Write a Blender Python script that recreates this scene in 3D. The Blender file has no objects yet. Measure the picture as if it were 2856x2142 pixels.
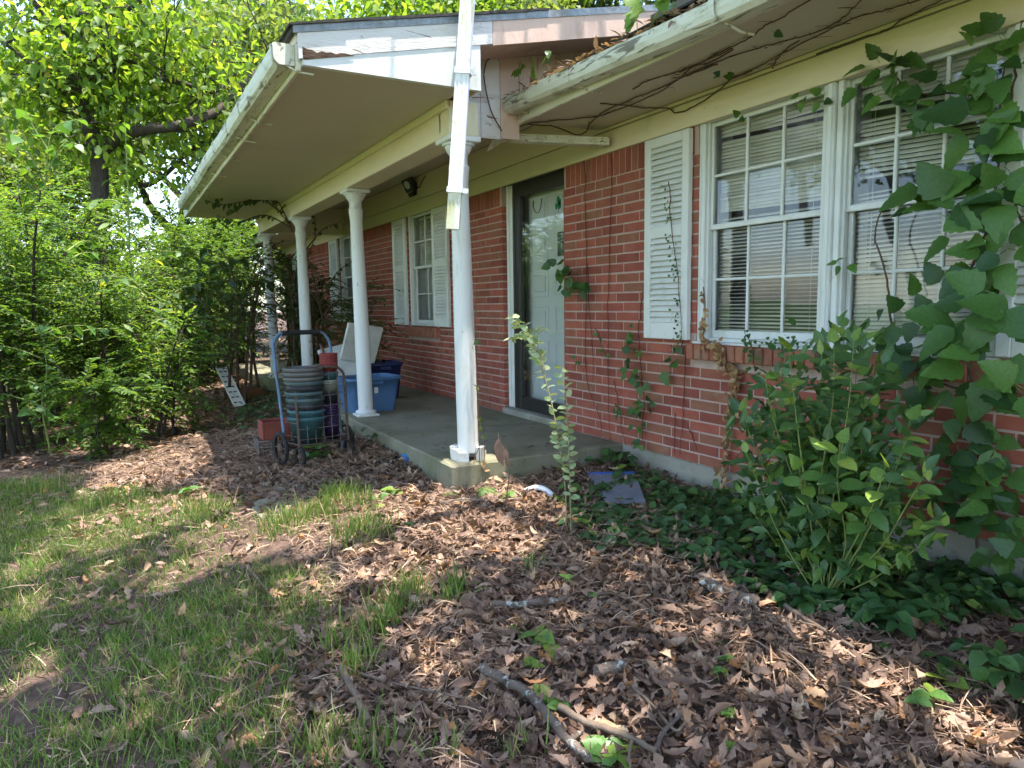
import bpy, math, random
import numpy as np
from mathutils import Matrix, Vector
rng = np.random.default_rng(11); random.seed(11)
scene = bpy.context.scene
COL = scene.collection

# ---------------------------------------------------------------- camera
PW, PH, FPX = 2856.0, 2142.0, 1986.27
yaw, pitch, roll = .505043, .112434, -.0139248
CAM = np.array([4.78443, -3.12705, 1.01537])
_Fh = np.array([-math.cos(yaw), math.sin(yaw), 0]); _R = np.array([math.sin(yaw), math.cos(yaw), 0]); _Z = np.array([0, 0, 1.])
F_ = _Fh*math.cos(pitch) - _Z*math.sin(pitch); U_ = _Fh*math.sin(pitch) + _Z*math.cos(pitch)
_c, _s = math.cos(roll), math.sin(roll)
R_, U_ = _R*_c + U_*_s, -_R*_s + U_*_c
cd = bpy.data.cameras.new('camera'); cam = bpy.data.objects.new('camera', cd); COL.objects.link(cam)
cd.sensor_fit = 'HORIZONTAL'; cd.sensor_width = 36; cd.lens = 36*FPX/PW; cd.clip_start = .05; cd.clip_end = 600
cam.matrix_world = Matrix(((R_[0], U_[0], -F_[0], CAM[0]), (R_[1], U_[1], -F_[1], CAM[1]), (R_[2], U_[2], -F_[2], CAM[2]), (0, 0, 0, 1)))
scene.camera = cam

# ---------------------------------------------------------------- light
SX, SY = .155, .06                       # sun direction per unit of height
world = bpy.data.worlds.new('World'); scene.world = world; world.use_nodes = True
wn = world.node_tree.nodes; wl = world.node_tree.links
sky = wn.new('ShaderNodeTexSky'); sky.sky_type = 'NISHITA'; sky.sun_disc = False
ELEV = math.atan2(1, math.hypot(SX, SY)); sky.sun_elevation = ELEV; sky.sun_rotation = math.atan2(SX, SY)
sky.air_density = 1.0; sky.dust_density = 1.0; sky.ozone_density = 1.0
bg = wn['Background']; wl.new(sky.outputs[0], bg.inputs[0]); bg.inputs[1].default_value = .15
sd = bpy.data.lights.new('sun', 'SUN'); sd.energy = 2.7; sd.angle = math.radians(.53); sd.color = (1, .95, .87)
sun = bpy.data.objects.new('sun', sd); COL.objects.link(sun)
sun.rotation_euler = Vector((-SX, -SY, -1)).to_track_quat('-Z', 'Y').to_euler(); sun.location = (0, 0, 30)
scene.view_settings.view_transform = 'Standard'; scene.view_settings.look = 'None'
scene.view_settings.exposure = 2.4; scene.view_settings.gamma = 1; scene.view_settings.use_curve_mapping = False
scene.render.engine = 'CYCLES'
cy = scene.cycles; cy.use_denoising = True; cy.max_bounces = 8; cy.diffuse_bounces = 3; cy.glossy_bounces = 2; cy.adaptive_threshold = .03
cy.transmission_bounces = 4; cy.transparent_max_bounces = 8; cy.caustics_reflective = False; cy.caustics_refractive = False
cy.sample_clamp_indirect = 6
try: cy.denoiser = 'OPENIMAGEDENOISE'
except Exception: pass

# ---------------------------------------------------------------- pixel helpers
def ray(x, y): return F_ + R_*(x-PW/2)/FPX - U_*(y-PH/2)/FPX
def on(x, y, axis, val):
    d = ray(x, y); return CAM + d*(val-CAM[axis])/d[axis]
def wallp(x, y, Y=0.): return on(x, y, 1, Y)
def flr(x, y, z=0.): return on(x, y, 2, z)
def proj(P):
    V = np.atleast_2d(P) - CAM; z = V@F_
    return np.stack([PW/2+FPX*(V@R_)/z, PH/2-FPX*(V@U_)/z, z], 1)
_gn = np.random.default_rng(3); _gk = _gn.uniform(.6, 4.5, (14, 2))*_gn.choice([-1, 1], (14, 2)); _gp = _gn.uniform(0, 6.28, 14)
def gz(x, y):
    x = np.asarray(x, float); y = np.asarray(y, float)
    z = -.13 - .10*np.clip(-1.3-y, 0, 2.4) - .03*np.clip(x-.7, 0, 4)
    n = sum(np.sin(x*k[0]+y*k[1]+p) for k, p in zip(_gk, _gp))
    return z + .0045*n*np.clip(1.2-np.hypot(x-1, y+2)/30, .2, 1)
def gpx(x, y):
    z = -.25
    for _ in range(8):
        p = flr(x, y, z); z = float(gz(p[0], p[1]))
    return np.array([p[0], p[1], z])

# ---------------------------------------------------------------- object helpers
def tag(o, label=None, cat=None, group=None, kind=None):
    if label: o['label'] = label
    if cat: o['category'] = cat
    if group: o['group'] = group
    if kind: o['kind'] = kind
    return o
def thing(name, label, cat, loc=(0, 0, 0), group=None, rz=0):
    o = bpy.data.objects.new(name, None); COL.objects.link(o); o.location = tuple(float(v) for v in loc); o.rotation_euler.z = rz
    o.empty_display_size = .1
    return tag(o, label, cat, group)
def link(name, me, mat=None, parent=None, loc=None, rot=None):
    o = bpy.data.objects.new(name, me); COL.objects.link(o)
    if mat is not None and len(me.materials) == 0: me.materials.append(mat)
    if parent is not None: o.parent = parent
    if loc is not None: o.location = tuple(float(v) for v in loc)
    if rot is not None: o.rotation_euler = rot
    return o
def npmesh(name, V, Fc):
    V = np.asarray(V, np.float32); Fc = np.asarray(Fc, np.int32); k = Fc.shape[1]
    me = bpy.data.meshes.new(name)
    me.vertices.add(len(V)); me.vertices.foreach_set('co', V.ravel())
    me.loops.add(Fc.size); me.loops.foreach_set('vertex_index', Fc.ravel())
    me.polygons.add(len(Fc)); me.polygons.foreach_set('loop_start', np.arange(0, Fc.size, k, dtype=np.int32))
    me.polygons.foreach_set('loop_total', np.full(len(Fc), k, np.int32))
    me.update(calc_edges=True); return me

class MB:
    def __init__(s): s.v = []; s.f = []; s.sm = []
    def add(s, V, Fs, smooth=False):
        b = len(s.v); s.v += [tuple(float(c) for c in p) for p in V]
        for f in Fs: s.f.append(tuple(i+b for i in f)); s.sm.append(smooth)
        return s
    def box(s, x0, x1, y0, y1, z0, z1, M=None):
        V = [(x, y, z) for z in (z0, z1) for y in (y0, y1) for x in (x0, x1)]
        if M is not None: V = [M@Vector(p) for p in V]
        return s.add(V, [(0, 2, 3, 1), (4, 5, 7, 6), (0, 1, 5, 4), (2, 6, 7, 3), (0, 4, 6, 2), (1, 3, 7, 5)])
    def cbox(s, x0, x1, y0, y1, z0, z1, c=.004, M=None):
        # box with chamfered edges
        hx, hy, hz = (x1-x0)/2, (y1-y0)/2, (z1-z0)/2; o = Vector(((x0+x1)/2, (y0+y1)/2, (z0+z1)/2)); c = min(c, hx*.9, hy*.9, hz*.9)
        V = []; idx = {}
        for sx in (-1, 1):
            for sy in (-1, 1):
                for sz in (-1, 1):
                    for ax in range(3):
                        p = [sx*hx, sy*hy, sz*hz]
                        for a in range(3):
                            if a != ax: p[a] -= (sx, sy, sz)[a]*c
                        idx[(sx, sy, sz, ax)] = len(V); V.append(Vector(p)+o)
        Fs = []
        for ax in range(3):
            a, b = [(1, 2), (2, 0), (0, 1)][ax]
            for sg in (-1, 1):
                q = []
                for (u, w) in ((-1, -1), (1, -1), (1, 1), (-1, 1)):
                    k = [0, 0, 0]; k[ax] = sg; k[a] = u; k[b] = w; q.append(idx[(k[0], k[1], k[2], ax)])
                Fs.append(tuple(q if sg > 0 else q[::-1]))
        for ax in range(3):           # edge bevels along axis ax
            a, b = [(1, 2), (2, 0), (0, 1)][ax]
            for u in (-1, 1):
                for w in (-1, 1):
                    k0 = [0, 0, 0]; k0[a] = u; k0[b] = w; k1 = list(k0); k0[ax] = -1; k1[ax] = 1
                    q = [idx[(*k0, a)], idx[(*k1, a)], idx[(*k1, b)], idx[(*k0, b)]]
                    Fs.append(tuple(q if u*w < 0 else q[::-1]))
        for sx in (-1, 1):
            for sy in (-1, 1):
                for sz in (-1, 1):
                    q = [idx[(sx, sy, sz, a)] for a in range(3)]; Fs.append(tuple(q if sx*sy*sz > 0 else q[::-1]))
        if M is not None: V = [M@p for p in V]
        return s.add(V, Fs)
    def prism(s, poly, axis, a0, a1, smooth=False):
        # extrude 2-D polygon (other two axes in order) from a0 to a1 along axis
        n = len(poly); V = []
        for a in (a0, a1):
            for (u, w) in poly:
                p = [u, w]; p.insert(axis, a); V.append(p)
        Fs = [(i, (i+1) % n, n+(i+1) % n, n+i) for i in range(n)]
        s.add(V, Fs, smooth); s.add(V[:n], [tuple(range(n))[::-1]]); s.add(V[n:], [tuple(range(n))]); return s
    def tube(s, pts, r, n=8, cap=True, smooth=True):
        P = [np.asarray(p, float) for p in pts]; m = len(P)
        rr = [r]*m if np.isscalar(r) else list(r); V = []; ref = None
        for i in range(m):
            t = P[min(i+1, m-1)]-P[max(i-1, 0)]; L = np.linalg.norm(t); t = t/L if L > 1e-9 else np.array([0, 0, 1.])
            if ref is None: ref = np.array([0, 0, 1.]) if abs(t[2]) < .9 else np.array([1., 0, 0])
            a = np.cross(t, ref); na = np.linalg.norm(a)
            if na < 1e-6: a = np.cross(t, [0, 1, 0]); na = np.linalg.norm(a)
            a /= na; b = np.cross(t, a); ref = -np.cross(t, a) if False else ref
            for k in range(n):
                th = 2*math.pi*k/n; V.append(P[i]+rr[i]*(math.cos(th)*a+math.sin(th)*b))
        Fs = [(i*n+k, i*n+(k+1) % n, (i+1)*n+(k+1) % n, (i+1)*n+k) for i in range(m-1) for k in range(n)]
        s.add(V, Fs, smooth)
        if cap: s.add(V[:n], [tuple(range(n))[::-1]]); s.add(V[-n:], [tuple(range(n))])
        return s
    def lathe(s, prof, n=28, o=(0, 0, 0), smooth=True, closed=True, flute=0):
        V = []; m = len(prof)
        for (r, z) in prof:
            for k in range(n):
                th = 2*math.pi*k/n; V.append((o[0]+r*math.cos(th), o[1]+r*math.sin(th), o[2]+z))
        Fs = [(i*n+k, i*n+(k+1) % n, (i+1)*n+(k+1) % n, (i+1)*n+k) for i in range(m-1) for k in range(n)]
        s.add(V, Fs, smooth)
        if closed: s.add(V[:n], [tuple(range(n))[::-1]]); s.add(V[-n:], [tuple(range(n))])
        return s
    def quad(s, a, b, c, d): return s.add([a, b, c, d], [(0, 1, 2, 3)])
    def mesh(s, name):
        me = bpy.data.meshes.new(name); me.from_pydata(s.v, [], s.f)
        me.polygons.foreach_set('use_smooth', s.sm); me.update(); return me
    def build(s, name, mat, parent=None, label=None, loc=None, rot=None):
        o = link(name, s.mesh(name), mat, parent, loc, rot)
        if label: o['label'] = label
        return o

def bez(pts, n=6):
    # Catmull-Rom through points
    P = [np.asarray(p, float) for p in pts]; P = [2*P[0]-P[1]]+P+[2*P[-1]-P[-2]]; out = []
    for i in range(1, len(P)-2):
        for t in np.linspace(0, 1, n, endpoint=False):
            a, b, c, d = P[i-1], P[i], P[i+1], P[i+2]
            out.append(.5*((2*b)+(-a+c)*t+(2*a-5*b+4*c-d)*t*t+(-a+3*b-3*c+d)*t**3))
    out.append(P[-2]); return out

# ---------------------------------------------------------------- materials
def _new(name):
    m = bpy.data.materials.new(name); m.use_nodes = True; nt = m.node_tree
    return m, nt, nt.nodes['Principled BSDF']
def _noise(nt, scale, detail=5, stretch=(1, 1, 1), dist=0., rough=.6, loc=(0, 0, 0)):
    g = nt.nodes.new('ShaderNodeNewGeometry'); mp = nt.nodes.new('ShaderNodeMapping'); mp.inputs['Scale'].default_value = stretch; mp.inputs['Location'].default_value = loc
    nt.links.new(g.outputs['Position'], mp.inputs[0]); n = nt.nodes.new('ShaderNodeTexNoise')
    n.inputs['Scale'].default_value = scale; n.inputs['Detail'].default_value = detail; n.inputs['Roughness'].default_value = rough; n.inputs['Distortion'].default_value = dist
    nt.links.new(mp.outputs[0], n.inputs['Vector']); return n.outputs['Fac']
def _ramp(nt, fac, stops):
    r = nt.nodes.new('ShaderNodeValToRGB'); e = r.color_ramp.elements
    while len(e) < len(stops): e.new(.5)
    for i, (p, c) in enumerate(stops): e[i].position = p; e[i].color = (*c, 1) if len(c) == 3 else c
    nt.links.new(fac, r.inputs[0]); return r.outputs[0]
def _mix(nt, fac, a, b, mode='MIX'):
    m = nt.nodes.new('ShaderNodeMix'); m.data_type = 'RGBA'; m.blend_type = mode
    if isinstance(fac, (int, float)): m.inputs[0].default_value = fac
    else: nt.links.new(fac, m.inputs[0])
    for s, v in ((6, a), (7, b)):
        if isinstance(v, tuple): m.inputs[s].default_value = (*v, 1)
        else: nt.links.new(v, m.inputs[s])
    return m.outputs[2]
def _rand(nt):
    oi = nt.nodes.new('ShaderNodeObjectInfo'); g = nt.nodes.new('ShaderNodeNewGeometry')
    a = nt.nodes.new('ShaderNodeMath'); a.operation = 'ADD'; nt.links.new(oi.outputs['Random'], a.inputs[0]); nt.links.new(g.outputs['Random Per Island'], a.inputs[1])
    f = nt.nodes.new('ShaderNodeMath'); f.operation = 'FRACT'; nt.links.new(a.outputs[0], f.inputs[0]); return f.outputs[0]
def mk(name, c1, c2=None, scale=5., rough=.75, bump=0., bscale=60., stretch=(1, 1, 1), spec=.3, metal=0., rand=None, layers=(), detail=6, bstretch=None):
    m, nt, b = _new(name)
    col = _ramp(nt, _noise(nt, scale, detail, stretch), [(.3, c1), (.7, c2 or c1)])
    if rand is not None:                       # list of stops over a per-piece random value, multiplied
        col = _mix(nt, 1., col, _ramp(nt, _rand(nt), rand), 'MULTIPLY')
    for (lo, hi, colr, sc, st, amt) in layers:  # blotches with a shape of their own
        f = _ramp(nt, _noise(nt, sc, 8, st, .6, .65, (3.1*sc, 1.7, .3)), [(lo, (0, 0, 0)), (hi, (amt, amt, amt))])
        col = _mix(nt, f, col, colr)
    nt.links.new(col, b.inputs['Base Color']); b.inputs['Roughness'].default_value = rough; b.inputs['Specular IOR Level'].default_value = spec; b.inputs['Metallic'].default_value = metal
    if bump:
        bn = nt.nodes.new('ShaderNodeBump'); bn.inputs['Strength'].default_value = bump; bn.inputs['Distance'].default_value = .01
        nt.links.new(_noise(nt, bscale, 8, bstretch or stretch), bn.inputs['Height']); nt.links.new(bn.outputs[0], b.inputs['Normal'])
    return m
def mkleaf(name, stops, trans=.4, tcol=1.25, rough=.5, spec=.35, yellow=1.0):
    m, nt, b = _new(name)
    col = _ramp(nt, _rand(nt), stops)
    fine = _ramp(nt, _noise(nt, 90, 3), [(.3, (.8, .8, .8)), (.7, (1.15, 1.15, 1.15))]); col = _mix(nt, 1., col, fine, 'MULTIPLY')
    nt.links.new(col, b.inputs['Base Color']); b.inputs['Roughness'].default_value = rough; b.inputs['Specular IOR Level'].default_value = spec
    if trans:
        t = nt.nodes.new('ShaderNodeBsdfTranslucent'); tc = _mix(nt, 1., col, (tcol*1.25*yellow, tcol*1.15, tcol*.45), 'MULTIPLY'); nt.links.new(tc, t.inputs[0])
        mx = nt.nodes.new('ShaderNodeMixShader'); mx.inputs[0].default_value = trans
        nt.links.new(b.outputs[0], mx.inputs[1]); nt.links.new(t.outputs[0], mx.inputs[2]); nt.links.new(mx.outputs[0], nt.nodes['Material Output'].inputs[0])
    return m
def mkglass(name, tint=(.97, .98, .97), dust=.05, boost=.0):
    m, nt, b = _new(name)
    tr = nt.nodes.new('ShaderNodeBsdfTransparent'); tr.inputs[0].default_value = (*tint, 1)
    gl = nt.nodes.new('ShaderNodeBsdfGlossy'); gl.inputs['Roughness'].default_value = .015; gl.inputs['Color'].default_value = (.95, .97, 1, 1)
    bn = nt.nodes.new('ShaderNodeBump'); bn.inputs['Strength'].default_value = .12; bn.inputs['Distance'].default_value = .004; nt.links.new(_noise(nt, 3.5, 2), bn.inputs['Height']); nt.links.new(bn.outputs[0], gl.inputs['Normal'])
    fr = nt.nodes.new('ShaderNodeFresnel'); fr.inputs[0].default_value = 1.52
    ad = nt.nodes.new('ShaderNodeMath'); ad.operation = 'MULTIPLY_ADD'; ad.inputs[1].default_value = 1.15; ad.inputs[2].default_value = boost; nt.links.new(fr.outputs[0], ad.inputs[0])
    mx = nt.nodes.new('ShaderNodeMixShader'); nt.links.new(ad.outputs[0], mx.inputs[0]); nt.links.new(tr.outputs[0], mx.inputs[1]); nt.links.new(gl.outputs[0], mx.inputs[2])
    df = nt.nodes.new('ShaderNodeBsdfDiffuse'); df.inputs[0].default_value = (.5, .5, .47, 1)
    m2 = nt.nodes.new('ShaderNodeMixShader'); f = _ramp(nt, _noise(nt, 6, 6), [(.35, (0, 0, 0)), (.75, (dust*2, dust*2, dust*2))]); nt.links.new(f, m2.inputs[0])
    nt.links.new(mx.outputs[0], m2.inputs[1]); nt.links.new(df.outputs[0], m2.inputs[2]); nt.links.new(m2.outputs[0], nt.nodes['Material Output'].inputs[0]); return m

WOODC = (.20, .13, .09)
DIRT = (.17, .15, .10)
M = {}
M['brick'] = mk('brick', (.40, .118, .080), (.31, .085, .060), 9, .88, .5, 160, rand=[(0, (.72, .70, .72)), (.25, (1.0, 1.0, 1.0)), (.5, (1.12, 1.1, 1.05)), (.75, (.9, 1.05, 1.0)), (.9, (.85, 1.25, 1.1)), (1, (1.05, .95, .95))],
    layers=[(.58, .75, (.44, .30, .26), 14, (1, 1, 1), .35), (.60, .78, (.13, .10, .05), 3.2, (1, 1, .5), .45)])
M['mortar'] = mk('mortar', (.56, .40, .34), (.46, .33, .28), 20, .95, .4, 200, layers=[(.55, .75, (.24, .2, .15), 3, (1, 1, 1), .5)])
M['sillbrick'] = mk('sill_brick', (.40, .16, .10), (.30, .105, .07), 12, .9, .5, 150, rand=[(0, (.8, .8, .8)), (.5, (1.05, 1.0, .95)), (1, (1.15, 1.1, 1.0))], layers=[(.5, .72, (.27, .25, .17), 9, (1, 1, 1), .6)])
M['concrete'] = mk('concrete', (.40, .37, .32), (.30, .28, .23), 3, .92, .35, 90, layers=[(.5, .72, (.16, .17, .09), 2.2, (1, 1, 1), .65), (.58, .7, (.12, .11, .08), 7, (1, 1, 1), .6)])
M['slab'] = mk('slab', (.29, .265, .19), (.20, .185, .125), 2.2, .85, .3, 70, spec=.35, layers=[(.48, .7, (.10, .115, .045), 1.6, (1, 1, 1), .75), (.58, .68, (.07, .065, .05), 6, (1, 1, 1), .6), (.62, .72, (.36, .34, .28), 22, (1, 1, 1), .4)])
M['white'] = mk('white_paint', (.76, .76, .73), (.70, .70, .66), 5, .55, .15, 60, layers=[(.55, .75, (.42, .42, .35), 6, (1, 1, .4), .5), (.66, .72, DIRT, 26, (1, 1, .5), .6)])
M['column'] = mk('column_paint', (.78, .78, .75), (.72, .72, .68), 4, .6, .2, 40, stretch=(3, 3, .4), layers=[(.56, .72, (.45, .46, .36), 5, (2, 2, .4), .55), (.64, .70, (.16, .15, .10), 22, (1, 1, .35), .7)])
M['frieze'] = mk('frieze_paint', (.79, .69, .48), (.73, .63, .43), 3, .6, .12, 50, stretch=(.4, 1, 1), layers=[(.6, .8, (.44, .43, .30), 4, (.5, 1, 1), .5), (.68, .72, DIRT, 30, (1, 1, 1), .6)])
M['soffit'] = mk('soffit_paint', (.64, .56, .44), (.58, .51, .40), 1.2, .7, .08, 40, layers=[(.55, .8, (.42, .43, .31), 1.3, (1, 1, 1), .55), (.7, .73, DIRT, 40, (1, 1, 1), .5)])
M['peel'] = mk('peeling_paint', (.74, .71, .68), (.68, .64, .60), 5, .7, .3, 50, stretch=(1, .5, 1), layers=[(.56, .62, (.55, .49, .43), 5, (3, .7, 3.5), .7), (.635, .65, WOODC, 7, (3, .6, 4), 1)], bstretch=(2, .6, 3))
M['peelx'] = mk('peeling_fascia_paint', (.74, .70, .58), (.66, .62, .50), 5, .7, .3, 50, stretch=(.5, 1, 1), layers=[(.58, .64, (.36, .33, .20), 6, (.7, 3, 3), .7), (.64, .66, WOODC, 7, (.5, 3, 4), 1)], bstretch=(.6, 2, 3))
M['gable'] = mk('gable_paint', (.72, .52, .42), (.64, .45, .36), 3, .75, .3, 40, stretch=(1, 1, .4), layers=[(.56, .66, (.44, .30, .22), 6, (1, 1.5, .4), .6), (.66, .69, WOODC, 10, (1, 1, .3), .9)])
M['gutter'] = mk('gutter_paint', (.76, .74, .64), (.68, .66, .54), 4, .5, .1, 60, stretch=(.4, 1, 1), layers=[(.5, .68, (.33, .32, .15), 5, (.6, 1.5, 2), .7), (.56, .62, (.13, .11, .07), 9, (.5, 3, 3), .85)])
M['spout'] = mk('downspout_paint', (.86, .86, .88), (.80, .80, .82), 4, .45, .1, 60, layers=[(.56, .62, (.55, .52, .26), 16, (1, 1, .35), .6), (.63, .66, (.25, .24, .16), 34, (1, 1, .5), .7)])
M['spoutdirt'] = mk('downspout_lichen', (.80, .80, .76), (.66, .64, .46), 9, .6, .2, 90, layers=[(.46, .60, (.55, .52, .22), 14, (1, 1, .4), .75), (.6, .66, (.2, .19, .13), 40, (1, 1, 1), .6)])
M['galv'] = mk('galvanised_metal', (.30, .32, .32), (.16, .18, .18), 30, .5, .1, 40, metal=.5, layers=[(.5, .7, (.16, .12, .09), 9, (1, .4, 1), .6)])
M['shingle'] = mk('shingle', (.075, .07, .065), (.045, .042, .04), 60, .95, .8, 220, layers=[(.55, .7, (.10, .11, .06), 5, (1, 1, 1), .6)])
M['dark'] = mk('bronze_frame', (.035, .030, .027), (.025, .022, .02), 8, .4, .05, 50, spec=.5)
M['door'] = mk('door_paint', (.80, .84, .83), (.76, .80, .79), 3, .5, .05, 50)
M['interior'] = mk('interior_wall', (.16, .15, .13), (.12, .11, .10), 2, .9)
M['slat'] = mk('blind_slat', (.84, .79, .67), (.78, .73, .61), 6, .55, rand=[(0, (.86, .86, .84)), (1, (1.05, 1.05, 1.05))])
M['curtain'] = mk('curtain', (.55, .53, .48), (.42, .41, .38), 12, .9, .3, 30, stretch=(4, 4, .3))
M['glass'] = mkglass('window_glass'); M['storm'] = mkglass('storm_glass', dust=.02)
M['soil'] = None
M['stem'] = mk('vine_stem', (.14, .085, .055), (.09, .055, .04), 30, .9)
M['rstem'] = mk('red_vine_stem', (.16, .045, .035), (.10, .035, .03), 30, .85)
M['gstem'] = mk('green_stem', (.22, .28, .08), (.16, .18, .06), 20, .7)
M['palestem'] = mk('pale_stem', (.34, .27, .15), (.24, .20, .11), 20, .8)
M['bark'] = mk('bark', (.085, .065, .05), (.04, .032, .027), 7, .95, 1, 30, stretch=(3, 3, .6), layers=[(.6, .7, (.20, .19, .15), 8, (1, 1, 1), .5)])
M['twig'] = mk('dead_twig', (.20, .145, .105), (.12, .085, .062), 30, .95, .5, 90)
M['lichenbark'] = mk('lichen_bark', (.16, .12, .095), (.09, .068, .055), 22, .95, .8, 70, layers=[(.55, .62, (.42, .43, .38), 30, (1, 1, 1), .8)])
G = lambda *a: list(a)
M['leaf_tree'] = mkleaf('tree_leaf', [(0, (.07, .13, .02)), (.5, (.11, .19, .028)), (.85, (.17, .25, .04)), (.97, (.20, .26, .045)), (1, (.30, .27, .05))], .55, 2.0)
M['leaf_far'] = mkleaf('far_tree_leaf', [(0, (.07, .11, .03)), (.6, (.12, .17, .05)), (1, (.20, .24, .09))], .45, 1.7)
M['leaf_oak'] = mkleaf('oak_leaf', [(0, (.05, .09, .015)), (1, (.10, .15, .025))], .35, 1.4)
M['leaf_privet'] = mkleaf('privet_leaf', [(0, (.05, .105, .02)), (.5, (.085, .165, .028)), (.9, (.13, .22, .04)), (1, (.22, .25, .05))], .45, 1.9)
M['leaf_shrub'] = mkleaf('shrub_leaf', [(0, (.045, .105, .03)), (.55, (.07, .15, .038)), (.8, (.10, .20, .04)), (.92, (.20, .31, .05)), (1, (.30, .36, .07))], .25, 1.2, .38, .5)
M['leaf_vine'] = mkleaf('creeper_leaf', [(0, (.03, .08, .022)), (.6, (.05, .12, .03)), (1, (.085, .17, .035))], .3, 1.3, .42, .45)
M['leaf_vinel'] = mkleaf('creeper_leaf_light', [(0, (.07, .16, .035)), (1, (.12, .24, .05))], .35, 1.4, .42, .45)
M['leaf_bed'] = mkleaf('ground_ivy_leaf', [(0, (.035, .085, .028)), (.6, (.055, .125, .036)), (.95, (.085, .17, .04)), (1, (.2, .28, .05))], .25, 1.2, .45, .4)
M['leaf_sprig'] = mkleaf('sprig_leaf', [(0, (.22, .32, .14)), (.6, (.32, .42, .22)), (1, (.5, .56, .36))], .3, 1.1, .5, .3)
M['leaf_rose'] = mkleaf('porch_creeper_leaf', [(0, (.045, .085, .028)), (.7, (.075, .125, .04)), (1, (.13, .14, .05))], .35, 1.3)
M['leaf_lit'] = mkleaf('seedling_leaf', [(0, (.12, .23, .04)), (1, (.22, .31, .055))], .4, 1.4)
M['deadleaf'] = mkleaf('dead_leaf', [(0, (.085, .050, .036)), (.3, (.17, .104, .074)), (.65, (.285, .183, .130)), (.9, (.40, .275, .195)), (.96, (.36, .16, .06)), (1, (.52, .39, .26))], .12, 1.0, .7, .25)
M['deadvine'] = mkleaf('dried_vine_leaf', [(0, (.22, .11, .055)), (.5, (.38, .22, .11)), (1, (.52, .36, .19))], .15, 1.0, .8, .15)
M['needle'] = mkleaf('pine_straw', [(0, (.14, .085, .058)), (.5, (.29, .185, .125)), (1, (.46, .33, .225))], 0, 1, .8, .2)
M['grass'] = mkleaf('grass_blade', [(0, (.085, .155, .03)), (.5, (.14, .235, .05)), (.78, (.22, .30, .085)), (.88, (.33, .31, .14)), (1, (.46, .38, .23))], .35, 1.3, .5, .3)

# ================================================================ GROUND
def ground():
    def axis(lo, hi, a, b, fine, grow=1.22):
        c = list(np.arange(a, b+1e-6, fine)); d = fine; x = b
        while x < hi: d *= grow; x += d; c.append(min(x, hi))
        d = fine; x = a; l = []
        while x > lo: d *= grow; x -= d; l.append(max(x, lo))
        return np.array(l[::-1]+c)
    xs = axis(-160, 160, -4, 5, .07); ys = axis(-160, 160, -5, .4, .07)
    X, Y = np.meshgrid(xs, ys); Z = gz(X, Y); nx = len(xs)
    i, j = np.meshgrid(np.arange(nx-1), np.arange(len(ys)-1)); a = (j*nx+i).ravel()
    m, nt, b = _new('ground_soil')
    n1 = _noise(nt, 2.2, 8); n2 = _noise(nt, 30, 8)
    soil = _ramp(nt, n2, [(.3, (.055, .036, .027)), (.55, (.12, .078, .058)), (.75, (.19, .125, .095))])
    moss = _ramp(nt, n2, [(.3, (.06, .07, .025)), (.7, (.13, .14, .05))])
    col = _mix(nt, _ramp(nt, n1, [(.55, (0, 0, 0)), (.7, (.5, .5, .5))]), soil, moss)
    lawn = _ramp(nt, _noise(nt, 14, 6), [(.3, (.06, .10, .025)), (.6, (.10, .155, .035)), (.8, (.17, .18, .07))])
    # lawn lies beyond the litter: over the yard side (y < -5) and well away from the house
    g = nt.nodes.new('ShaderNodeNewGeometry'); sp = nt.nodes.new('ShaderNodeSeparateXYZ'); nt.links.new(g.outputs['Position'], sp.inputs[0])
    mr = nt.nodes.new('ShaderNodeMapRange'); mr.inputs[1].default_value = -4.2; mr.inputs[2].default_value = -6.0; nt.links.new(sp.outputs['Y'], mr.inputs[0])
    col = _mix(nt, mr.outputs[0], col, lawn)
    nt.links.new(col, b.inputs['Base Color']); b.inputs['Roughness'].default_value = .95; b.inputs['Specular IOR Level'].default_value = .15
    bn = nt.nodes.new('ShaderNodeBump'); bn.inputs['Strength'].default_value = .9; bn.inputs['Distance'].default_value = .02; nt.links.new(n2, bn.inputs['Height']); nt.links.new(bn.outputs[0], b.inputs['Normal'])
    M['soil'] = m
    me = npmesh('ground', np.stack([X.ravel(), Y.ravel(), Z.ravel()], 1), np.stack([a, a+1, a+nx+1, a+nx], 1)); me.polygons.foreach_set('use_smooth', np.ones(len(me.polygons), bool))
    tag(link('ground', me, m), kind='structure')
ground()

# ================================================================ HOUSE
house = thing('brick_house', 'red brick ranch house with white columned porch and loose vines', 'house', (0, 0, 0))
TOP = 2.06; CRS = .0677; BL = .254; JT = .0118
WX0, WX1 = -10.6, 6.4
OPEN = [(-1.02, 0., -.1, 3.), (1.488, 3.205, .755, 3.), (-3.40, -2.59, .755, 3.), (-6.38, -5.57, .755, 3.)]
SILLS = [(1.44, 3.26, .663, .757), (-3.48, -2.50, .653, .757), (-6.46, -5.49, .653, .757)]
def cut(a, b, z0, z1):
    segs = [(a, b)]
    for (x0, x1, o0, o1) in OPEN+[(s[0], s[1], s[2], s[3]) for s in SILLS]:
        if z1 <= o0+.012 or z0 >= o1-.012: continue
        new = []
        for (p, q) in segs:
            if q <= x0 or p >= x1: new.append((p, q)); continue
            if p < x0: new.append((p, x0))
            if q > x1: new.append((x1, q))
        segs = new
    return segs
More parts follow.
